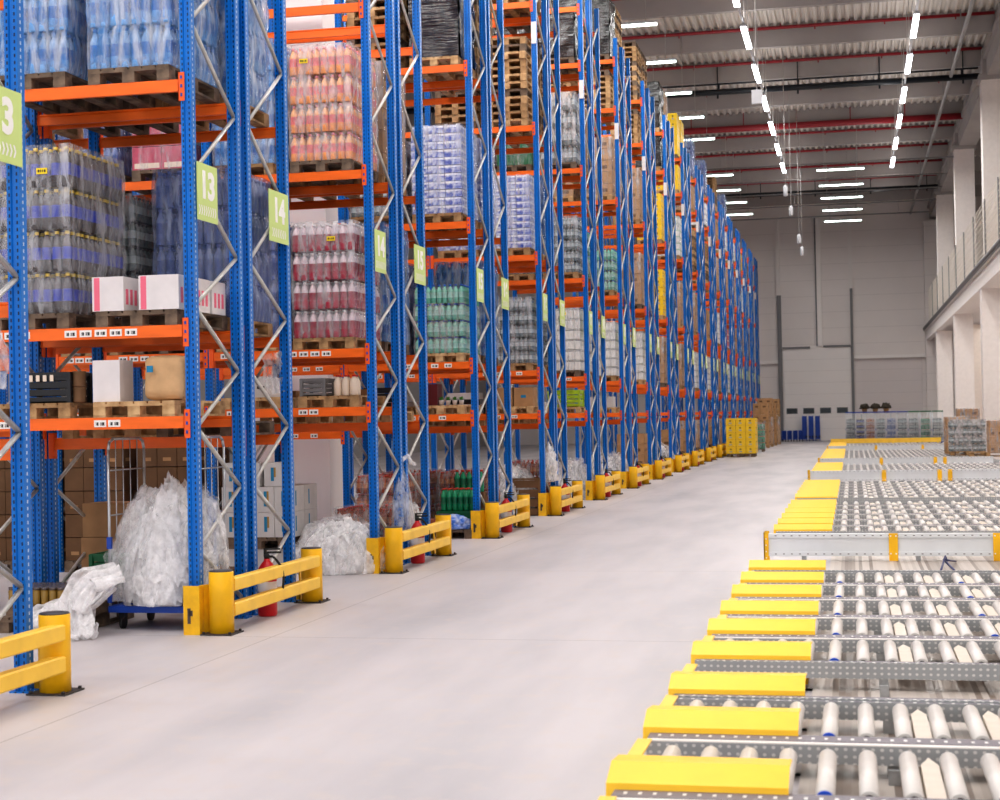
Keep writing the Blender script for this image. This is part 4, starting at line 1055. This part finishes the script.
# aisle loads near the far end
px, py = -4.72, 69.8
pallet((px, py+.6, 0), 'd', 'dark pallet under the yellow carton load in the aisle', rotz=0).scale = (1.5,1.05,1)
t, z = load('yellow', (px, py+.6, .1445), 'tall block of yellow cartons standing in the aisle', group='aisle loads'); t.scale = (1.55,1.05,1.02)
pallet((px+.1, py+2.4, 0), 'n', 'pallet under the second yellow block behind the first')
load('yellow', (px+.15, py+2.4, .1445), 'second yellow carton block just behind the first in the aisle')
pallet((-4.62, 79.4, 0), 'd', 'pallet under the deep green load in the aisle')
load('dkgreen', (-4.62, 79.4, .1445), 'deep green bottle load behind the yellow blocks')
for i in range(4):
    yy = 87.5+i*3.2
    for j in range(1):
        xx = -4.8+j*.86
        pallet((xx+.06*i, yy, 0), 'n', 'pallet under brown heap before far wall, %s from the front' % ORD[i+1])
        load(('kraft','brown')[(i+j) % 2], (xx+.06*i, yy, .1445), 'brown carton load standing before far wall, %s from the front' % ORD[i+1])
        pallet((xx+.06*i, yy, 1.36 if (i+j) % 2 == 0 else 1.66), 'n', 'pallet laid on top of brown load before far wall, %s from front' % ORD[i+1])
        load('kraft', (xx+.06*i, yy, (1.36 if (i+j) % 2 == 0 else 1.66)+.1445), 'upper brown carton load before far wall, %s from the front' % ORD[i+1], hmax=1.0)
# blue trolleys at the door
for i in range(3):
    t = thing('blue_platform', 'blue platform trolley standing upright against the grey door, %s from left' % ORD[i+1], 'trolley', (-3.05+i*.42, 106.3, 0), 0, 'upright blue trolleys')
    mb = MB(); mb.box(-.15,.15,-.04,.04,.12,1.62); mb.obj('deck', M['bluep'], t)
    mb = MB(); mb.box(-.15,-.11,-.06,.06,0,1.64); mb.box(.11,.15,-.06,.06,0,1.64); mb.obj('frame', M['bluep'], t)
    for sx in (-.1,.1):
        mb = MB(); mb.tube((sx,-.1,.25),(sx,-.1,.31),.06,10); mb.box(sx-.02,sx+.02,-.1,-.04,.22,.34); mb.obj('castor', M['rubber'], t)
for i in range(4):
    t = thing('blue_dolly', 'low dark blue dolly by the grey door, %s from left' % ORD[i+1], 'trolley', (-4.35+i*.36, 105.6, 0), 0, 'low blue dollies')
    mb = MB(); mb.box(-.15,.15,-.3,.3,.12,.2); mb.box(-.15,-.12,-.3,.3,.2,.68); mb.box(.12,.15,-.3,.3,.2,.68); mb.box(-.15,.15,.27,.3,.2,.7); mb.obj('frame', M['bluep'], t)
    mb = MB()
    for sx in (-.1,.1):
        for sy in (-.22,.22): mb.tube((sx-.02,sy,.06),(sx+.02,sy,.06),.06,10)
    mb.obj('wheels', M['rubber'], t)

# ------------------------------------------------------------------ roller lanes
M['roller'] = mat('roller_plastic', (220,214,209), .35, var=.04, vscale=8)
M['slat'] = mat('cream_slat', (210,197,183), .5, var=.05, vscale=8)
M['rollcap'] = mat('roller_cap_blue', (40,90,210), .4)
def perf_mat():
    m = mat('perforated_steel', (150,152,154), .4, metal=.3); nt = m.node_tree; b = nt.nodes['Principled BSDF']
    tc = nt.nodes.new('ShaderNodeTexCoord'); sp = nt.nodes.new('ShaderNodeSeparateXYZ'); nt.links.new(tc.outputs['Object'], sp.inputs[0])
    ge = nt.nodes.new('ShaderNodeNewGeometry'); sn = nt.nodes.new('ShaderNodeSeparateXYZ'); nt.links.new(ge.outputs['True Normal'], sn.inputs[0])
    top = nmath(nt, 'GREATER_THAN', sn.outputs[2], .5)
    fx = nmath(nt, 'SUBTRACT', nmath(nt, 'FRACT', nmath(nt, 'MULTIPLY', sp.outputs[0], 22)), .5)
    zz = nmath(nt, 'SUBTRACT', nmath(nt, 'FRACT', nmath(nt, 'MULTIPLY', sp.outputs[2], 26)), .5)
    d = nmath(nt, 'ADD', nmath(nt, 'MULTIPLY', fx, fx), nmath(nt, 'MULTIPLY', zz, zz))
    hole = nmath(nt, 'LESS_THAN', d, .05)
    fx2 = nmath(nt, 'SUBTRACT', nmath(nt, 'FRACT', nmath(nt, 'MULTIPLY', sp.outputs[0], 14)), .5)
    th = nmath(nt, 'MULTIPLY', nmath(nt, 'LESS_THAN', nmath(nt, 'ABSOLUTE', fx2), .13), top)
    side = nmath(nt, 'MULTIPLY', hole, nmath(nt, 'SUBTRACT', 1, top))
    c = mixrgb(nt, side, lin((166,168,170)), lin((216,214,212)))
    c = mixrgb(nt, top, c, lin((122,116,124)))
    c = mixrgb(nt, th, c, lin((214,210,208)))
    nt.links.new(c, b.inputs['Base Color']); return m
M['perf'] = perf_mat()
def raild_mat():
    m = mat('dark_slotted_rail', (112,104,112), .45); nt = m.node_tree; b = nt.nodes['Principled BSDF']
    tc = nt.nodes.new('ShaderNodeTexCoord'); sp = nt.nodes.new('ShaderNodeSeparateXYZ'); nt.links.new(tc.outputs['Object'], sp.inputs[0])
    fx = nmath(nt, 'LESS_THAN', nmath(nt, 'ABSOLUTE', nmath(nt, 'SUBTRACT', nmath(nt, 'FRACT', nmath(nt, 'MULTIPLY', sp.outputs[0], 15)), .5)), .13)
    zz = nmath(nt, 'LESS_THAN', nmath(nt, 'ABSOLUTE', nmath(nt, 'SUBTRACT', sp.outputs[1], .075)), .022)
    nt.links.new(mixrgb(nt, nmath(nt, 'MULTIPLY', fx, zz), lin((112,104,112)), lin((222,218,216))), b.inputs['Base Color']); return m
M['raild'] = raild_mat()
M['railw'] = mat('white_rail_ledge', (226,220,216), .4)
ZR = .25; X0 = -1.13
M['yguide'] = mat('yellow_guide_paint', (255,200,38), .42, var=.06, vscale=3)
_lane = {}
def lane_parts(x1, roll):
    k = (round(x1,2), roll)
    if k in _lane: return _lane[k]
    mb = MB(); mb.box(X0+.04, x1, .0, .15, .194, .2, 0); mb.box(X0+.04, x1, .14, .15, .1, .194, 2); mb.box(X0+.04, x1, -.05, 0, .19, .197, 1); mb.box(X0+.04, x1, -.05, -.042, .095, .19, 2)
    near = mb.mesh('side_rail', [M['raild'], M['railw'], M['perf']])
    mb = MB(); mb.box(X0+.04, x1, 1.16, 1.2, .095, .2, 0)
    far = mb.mesh('side_rail', M['perf'])
    mb = MB(); mb.box(X0+.04, x1, 0, .03, .1, .21, 0); mb.box(X0+.04, x1, .03, .13, .19, .2, 1); mb.box(X0+.04, x1, .12, .13, .1, .19, 0)
    first = mb.mesh('side_rail', [M['perf'], M['raild']])
    mb = MB()
    xx = X0+.2
    while xx < x1:
        mb.box(xx-.03, xx+.03, 0.02, .14, 0, .1); mb.box(xx-.03, xx+.03, 1.16, 1.19, 0, .095); mb.box(X0+.1,x1,.09,.12,.0,.01); mb.box(xx-.02,xx+.02,.0,1.19,.0,.012); xx += 1.1
    feet = mb.mesh('support_feet', M['galv'])
    _lane[k] = (near, far, feet, first); return _lane[k]
mb = MB(); mb.tube((0,.19,0),(0,1.08,0),.045,16); mb.tube((0,.15,0),(0,1.14,0),.012,6); ROLL = mb.mesh('roller', M['roller'])
mb = MB(); mb.tube((0,.176,0),(0,.191,0),.042,16); RCAP = mb.mesh('roller_cap', M['rollcap'])
mb = MB(); mb.tube((0,.18,0),(0,.191,0),.03,14); RCAP2 = mb.mesh('roller_cap', M['plate'])
mb = MB(); mb.prism([(-.042,.17),(.042,.17),(.042,.9),(0,1.06),(-.042,.9)], 'z', -.05, .02); SLAT = mb.mesh('pointed_slat', M['slat'])
mb = MB()
gp = [(.15,.155),(.12,.16),(.135,.228),(.315,.292),(.56,.268),(.56,.258),(.315,.281),(.147,.22),(.135,.165),(.15,.162)]
mb.prism(gp, 'x', X0, -.31, 0); mb.box(X0+.03, X0+.06, .34, .57, 0, .262); mb.box(-.37, -.34, .34, .57, .0, .262); GUIDE = mb.mesh('entry_guide', M['yguide'])
mb = MB(); mb.prism([(X0+.0,.5),(X0+.075,.5),(X0+.075,1.24),(X0+.0,1.24)], 'z', .2, .21); ENDP = mb.mesh('guide_end_plate', M['yellow2'])
def bed_mesh(x1):
    k = ('bed', round(x1,2))
    if k not in _lane:
        mb = MB(); xx = X0+.2; i = 0
        while xx < x1-.1:
            mb.tube((xx,.19,.168),(xx,1.08,.168),.045,8); xx += .194
        _lane[k] = mb.mesh('roller_bed', M['roller'])
    return _lane[k]
LN = 0
def lane(y0, x1, rollers=True, detail=True, end=0):
    global LN; LN += 1
    t = thing('roller_lane', ('roller lane' if rollers else 'empty lane without rollers') + ' with yellow entry guide, %s from the front, right of the aisle' % ordw(LN), 'conveyor', (0, y0, 0), 0, 'roller lanes')
    near, far, feet, first = lane_parts(x1, rollers)
    link('side_rail', first if end == 1 else near, t); link('support_feet', feet, t)
    if end == 2: link('side_rail', far, t)
    link('entry_guide', GUIDE, t); link('guide_end_plate', ENDP, t)
    if not rollers:
        return t
    if detail:
        xs = []; xx = X0+.2
        while xx < x1-.05: xs.append(xx); xx += .194
        for i, xx in enumerate(xs):
            o = link('roller', ROLL, t, (xx, 0, .168))
            if detail == 2: link('roller_cap', RCAP if i in (4, 10, 17) else RCAP2, o)
            if i >= 6 and i % 2 == 0 and xx < x1-.2:
                link('pointed_slat', SLAT, t, (xx+.097, 0, .165))
    else: link('roller_bed', bed_mesh(x1), t)
    return t
lane(5.82, 2.0, True, 2, 1)
lane(7.1, 2.2, True, 2); lane(8.42, 2.2, True, 2, 2)
lane(9.63, 2.2, False, True, 1)
for i, y in enumerate((11.03, 12.31, 13.54, 14.84, 16.09)): lane(y, 2.6, True, 2, (1,0,0,0,2)[i])
lane(17.38, 2.6, False, True, 1)
for k in range(6): lane(23.04+1.31*k, 3.4, True, 1, (1,0,0,0,0,2)[k])
for k in range(6): lane(31.86+1.28*k, 4.3, True, 1, (1,0,0,0,0,2)[k])
for k in range(8): lane(42.4+1.28*k, 4.4, True, 0)
for k in range(13): lane(55.2+1.24*k, 4.7, True, 0)
for k in range(9): lane(74.4+1.24*k, 4.4, True, 0)
def guide_beam(y, x1, zt, h, label, brk=(.5,2.1)):
    t = thing('guide_beam', label, 'barrier', (0,y,0), 0, 'guide beams')
    mb = MB(); mb.prism([(0,zt-h),(.06,zt-h),(.06,zt-h+.008),(.012,zt-h+.045),(.012,zt-.045),(.06,zt-.008),(.06,zt),(0,zt)], 'x', X0+.06, x1); mb.box(X0+.06,x1,.06,.07,zt-h,zt)
    mb.box(X0+.06, x1, -.022, 0, zt-.05, zt, 0); mb.box(X0+.06, x1, -.022, 0, zt-h, zt-h+.05, 0)
    xx = X0+.15
    while xx < x1: mb.box(xx-.012,xx+.012,-.0235,-.02,zt-.03,zt-.018,1); mb.box(xx-.012,xx+.012,-.0235,-.02,zt-h+.02,zt-h+.032,1); xx += .1
    mb.obj('beam', [M['perfb'], M['trimd']], t)
    for (xx) in brk:
        mb = MB(); mb.box(xx-.055,xx+.055,-.03,-.022,zt-h-.06 if zt-h > .07 else .0,zt+.005); mb.box(xx-.055,xx+.055,-.2,-.022,0,.012); mb.box(xx-.055,xx-.045,-.07,-.022,0,zt-h)
        for q in (.03,h-.03): mb.box(xx-.04,xx-.025,-.034,-.03,zt-q-.008,zt-q+.008,1); mb.box(xx+.025,xx+.04,-.034,-.03,zt-q-.008,zt-q+.008,1)
        mb.obj('bracket', [M['yellow'], M['white']], t)
    for dy in (-.03, .22):
        mb = MB(); mb.box(X0,X0+.06,dy,dy+.012,0,zt+.02); mb.box(X0,X0+.012,dy,dy+.06,0,zt+.02)
        for q in range(4): mb.box(X0+.025,X0+.037,dy-.003,dy,.05+q*.08,.065+q*.08,1)
        mb.obj('end_post', [M['yellow'], M['white']], t)
    mb = MB()
    xx = X0+.5
    while xx < x1: mb.box(xx-.03,xx+.03,.012,.06,0,zt-h); xx += 1.4
    mb.obj('foot', M['galv'], t)
    return t
def perfb():
    m = mat('pale_guide_steel', (222,224,226), .4, metal=.15, var=.05, vscale=3); nt = m.node_tree; b = nt.nodes['Principled BSDF']
    return m
M['perfb'] = perfb()
guide_beam(20.6, 3.4, .36, .28, 'nearest pale steel guide beam with yellow brackets across the lanes', (.47, 1.72))
guide_beam(41.3, 4.4, .4, .26, 'second pale steel guide beam with yellow brackets, further back', (.75, 2.1, 2.35))
guide_beam(53.6, 4.4, .36, .22, 'third pale steel guide beam across the lanes', (.9, 2.6, 2.9))
guide_beam(72.6, 4.4, .36, .22, 'fourth pale steel guide beam across the lanes, far back', (1.0, 3.0))
mb = MB(); mb.box(X0, 4.5, 0, .12, .2, .44); mb.box(X0, X0+.1, 0, .12, 0, .2); mb.box(2, 2.1, 0, .12, 0, .2); mb.box(4.3, 4.4, 0, .12, 0, .2)
tag(mb.obj('end_bar', M['yellow2'], loc=(0, 86.4, 0)), 'long yellow end bar behind the last roller lane, before the cages', 'barrier')
# thin sheet below the lanes with random brown to beige strips
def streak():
    m = mat('beige_streaks', (196,186,176), .45); nt = m.node_tree; b = nt.nodes['Principled BSDF']
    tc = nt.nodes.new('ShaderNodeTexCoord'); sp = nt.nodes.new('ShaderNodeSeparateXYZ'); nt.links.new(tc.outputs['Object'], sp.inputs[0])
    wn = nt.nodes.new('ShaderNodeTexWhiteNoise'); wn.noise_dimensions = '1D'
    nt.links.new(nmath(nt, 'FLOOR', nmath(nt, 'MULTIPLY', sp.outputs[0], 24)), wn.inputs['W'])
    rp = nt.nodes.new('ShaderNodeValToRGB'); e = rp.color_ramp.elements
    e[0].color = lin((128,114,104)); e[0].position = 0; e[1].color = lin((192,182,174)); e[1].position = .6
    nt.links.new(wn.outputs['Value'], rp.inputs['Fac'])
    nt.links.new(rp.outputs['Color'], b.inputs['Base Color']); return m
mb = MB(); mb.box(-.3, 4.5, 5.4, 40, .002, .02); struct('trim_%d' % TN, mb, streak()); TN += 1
M['hose'] = mat('navy_hose', (30,40,100), .4)
for i, pts in enumerate(([(1.0,9.35,.03),(1.1,9.6,.2),(1.14,10.4,.06),(1.3,10.5,.04)], [(1.3,9.3,.03),(1.36,9.9,.16),(1.4,10.5,.05)], [(1.22,9.3,.03),(1.27,9.9,.18),(1.32,10.5,.05)], [(.9,18.4,.03),(1.02,19.2,.2),(1.1,20.3,.04)], [(1.15,18.4,.03),(1.0,19.2,.16),(1.2,20.3,.04)])):
    mb = MB(); mb.path(pts, .012, 6); tag(mb.obj('hose', M['hose']), 'thin navy hose lying in %s gap between lanes, %s' % ('the front' if i < 3 else 'the second', ('leftmost','rightmost','middle','left','right')[i]), 'hose')

# roll cages with bottles past the lanes
cs = []; M['cagew'] = mat('pale_cage_wire', (214,216,218), .4)
for i in range(9):
    f = i/8; cs.append((-.1+4.5*f, 97.5-9.9*f))
for i, (cx, cy) in enumerate(cs):
    cage = roll_cage(cx, cy, 0, 'wire roll cage filled with bottle packs, %s from left in row before the far wall' % ORD[i+1], .56, .6, 1.6, 'far roll cages', 'bluep')
    mb = MB()
    for q in range(8): mb.tube((-.26+q*.52/7, -.315, .2),(-.26+q*.52/7, -.315, 1.72),.012,5)
    for q in range(4): mb.tube((-.27, -.315, .25+q*.49),(.27, -.315, .25+q*.49),.014,5)
    mb.obj('wire_gate', M['cagew'], cage)
    kind = ('dark','cola','amber','dark','violet','dark','dark','dkgreen','dark')[i]
    t = thing('bottle_load', '%s filling the far roll cage that is %s from left' % (KD[kind], ORD[i+1]), 'pallet load', (cx, cy, .226), 0, 'cage contents')
    for q in range(4):
        o = link('bottle_layer', layer_mesh(kind, .46, .5, .045, .3), t, (0,0,q*.31))
    mb = MB(); mb.box(-.285,.285,-.31,-.28,1.66,1.72); 
    mb.obj('top_strap', M['bluep'] if i < 6 else M['greenp'], cage, (0,0,.12), label='blue top strap' if i < 6 else 'green top strap')
for i in range(3):
    t = thing('potted_plant', 'dark bushy potted plant above the far cages, %s from left' % ORD[i+1], 'plant', (.75+i*.62, 99.6-i*.7, 1.75), 0, 'plants above far cages')
    mb = MB(); mb.lathe(0,0,0,[(.12,0),(.17,.25),(.18,.27)],10); mb.obj('pot', M['kraft'], t)
    me = place_mesh(crumple(.2,.2,.17,90+i,4,.4,.4)); me.materials.append(mat('dark_foliage', (70,62,52), .8)); link('foliage', me, t, (0,0,.26))
t = thing('stock_table', 'pale table carrying potted plants behind the far cages', 'table', (1.4, 99, 0))
mb = MB(); mb.prism([(-.95,.5),(.95,-.75),(.95,.0),(-.95,1.1)], 'z', 1.69, 1.745); mb.obj('top', M['whitec2'], t)
for sx, sy in ((-.85,.55),(.85,-.6),(.85,-.1),(-.85,.9)):
    mb = MB(); mb.box(sx-.03,sx+.03,sy-.03,sy+.03,0,1.69); mb.obj('leg', M['wire'], t)
# loads at the right, standing on the lanes
for i, (cx, cy) in enumerate(((3.98,59.2),)):
    pallet((cx, cy, .255), 'n', 'wooden pallet on roller lane under the wrapped bottles at right edge', rotz=PI/2)
    t, z = load('hazy', (cx, cy, .4), 'white-wrapped grey-blue bottle load standing on lanes at right edge', group='right edge loads'); t.scale = (1.5,.7,.7)
for i, (cx, cy, zz, k, hm) in enumerate(((3.75,61.6,.255,'brown',1.3),(4.3,63.4,.255,'brown',1.85))):
    pallet((cx, cy, zz), 'n', 'pallet under the %s brown carton load behind wrapped bottles at right' % ('left','right')[i])
    load(k, (cx, cy, zz+.1445), '%s brown carton load behind wrapped blue bottles at right' % ('left','right')[i], hmax=hm)
pallet((4.5,57.2,.255), 'n', 'pallet of cartons rightmost on the lanes, cut by the frame', rotz=PI/2)
t, z = load('brown', (4.78,57.2,.4), 'rightmost film-wrapped carton load on lanes, cut by the frame', hmax=1.3)
t.scale = (.62,.8,.9)

# ------------------------------------------------------------------ lights
def fixture(x, y, z, L, along, m, label, group):
    t = thing('strip_light', label, 'light', (x,y,z), 0, group)
    mb = MB(); w = .09
    if along == 'y': mb.box(-w,w,-L/2,L/2,.02,.09); mb.obj('housing', M['lampb'], t); mb = MB(); mb.box(-w+.01,w-.01,-L/2+.02,L/2-.02,-.03,.02)
    else: mb.box(-L/2,L/2,-w,w,.02,.09); mb.obj('housing', M['lampb'], t); mb = MB(); mb.box(-L/2+.02,L/2-.02,-w+.01,w-.01,-.03,.02)
    mb.obj('diffuser', m, t)
    for s in (-.35,.35):
        p = (0,s*L) if along == 'y' else (s*L,0)
        mb = MB(); mb.tube((p[0],p[1],.09),(p[0],p[1],ZC-z),.012,5); mb.obj('suspension', M['cord'], t)
for X, nm in ((-2.95,'left'),(2.1,'right')):
    mb = MB(); mb.box(X-.035,X+.035, 6, 79, 13.62, 13.68); tag(mb.obj('light_track', M['lampb']), 'long pale track carrying the %s strand of roof lights' % nm, 'track')
    for k in range(-1, 6):
        fixture(X, 49.9+5.42*k, 13.5, 2.9, 'y', M['emit'], 'strip light on the %s lengthwise strand, %s from the front' % (nm, ordw(k+2)), 'lengthwise strip lights')
for i, y in enumerate((78.4,83.8,88.8,94.2,99.7)):
    fixture(-.3, y, 13.5, 2.25, 'x', M['emitg'], 'crosswise strip light in middle of roof near far wall, %s from the front' % ORD[i+1], 'crosswise strip lights')
for i, y in enumerate((42.0,47.3,52.5,57.8,62.7,67.8,78.4,83.8,88.8,94.2)):
    fixture(-6.55, y, 13.5, 2.3, 'x', M['emitg'], 'crosswise strip light above rack ends, %s from the front' % ORD[i+1], 'crosswise rack lights')
for i, y in enumerate((78.4,83.8,88.8,94.2,99.7)):
    mb = MB(); mb.tube((-12,y+.15,13.85),(5,y+.15,13.85),.04,6)
    xx = -9
    while xx < 5: mb.tube((xx,y+.15,13.85),(xx,y+.15,ZC),.01,4); xx += 3
    tag(mb.obj('light_conduit', M['conduit']), 'thin crosswise conduit over far strip lights, %s from the front' % ORD[i+1], 'pipe', 'crosswise conduits')
# hanging pendants
def ray(px, py):
    m = scene.camera.matrix_world.to_3x3(); return m @ Vector(((px-500)/F, -(py-400)/F, -1))
for i, (px, py, Y) in enumerate(((757,97,40),(785.5,191,62),(791,211,66),(799,239,72),(802,251,76))):
    d = ray(px, py); p = Vector((0,0,H)) + d*(Y/d.y)
    t = thing('hanging_sensor', 'small pale cylinder hanging on a long cord, %s from left' % ORD[i+1], 'pendant', tuple(p), 0, 'hanging cord pendants')
    mb = MB()
    if i == 0: mb.box(-.13,.13,-.06,.06,-.17,.17)
    else: mb.lathe(0,0,-.2,[(.07,0),(.085,.04),(.085,.36),(.03,.42)],12)
    mb.obj('body', M['lampb'], t)
    mb = MB(); mb.tube((0,0,.15),(0,0,ZC-p.z),.016,5); mb.obj('cord', M['cord'], t)

def area(name, loc, sx, sy, power, rot=(0,0,0), col=(1,.985,.96)):
    l = bpy.data.lights.new(name, 'AREA'); l.shape = 'RECTANGLE'; l.size = sx; l.size_y = sy; l.energy = power; l.color = col
    o = bpy.data.objects.new(name, l); COL.objects.link(o); o.location = loc; o.rotation_euler = rot
    return o
area('strand_light_left', (-2.95, 50, 13.3), .4, 96, 2250)
area('strand_light_right', (2.1, 50, 13.3), .4, 96, 2250)
area('rack_light', (-8.3, 50, 13.4), .4, 96, 2400)
for r in range(0, 9): area('cross_aisle_light', (-9.8, YA(r)-1.5, 13.2), 9.5, .25, 330 if r < 6 else 200)
area('roof_fill_left', (-2.95, 50, 13.9), .3, 96, 420, (PI,0,0))  # unseen upward fill lamps added to brighten the roof
area('roof_fill_right', (2.1, 50, 13.9), .3, 96, 420, (PI,0,0))
area('roof_fill_rack', (-8.3, 50, 13.9), .3, 96, 240, (PI,0,0))
area('mezzanine_light', (7.2, 50, 6.2), .4, 96, 1100)
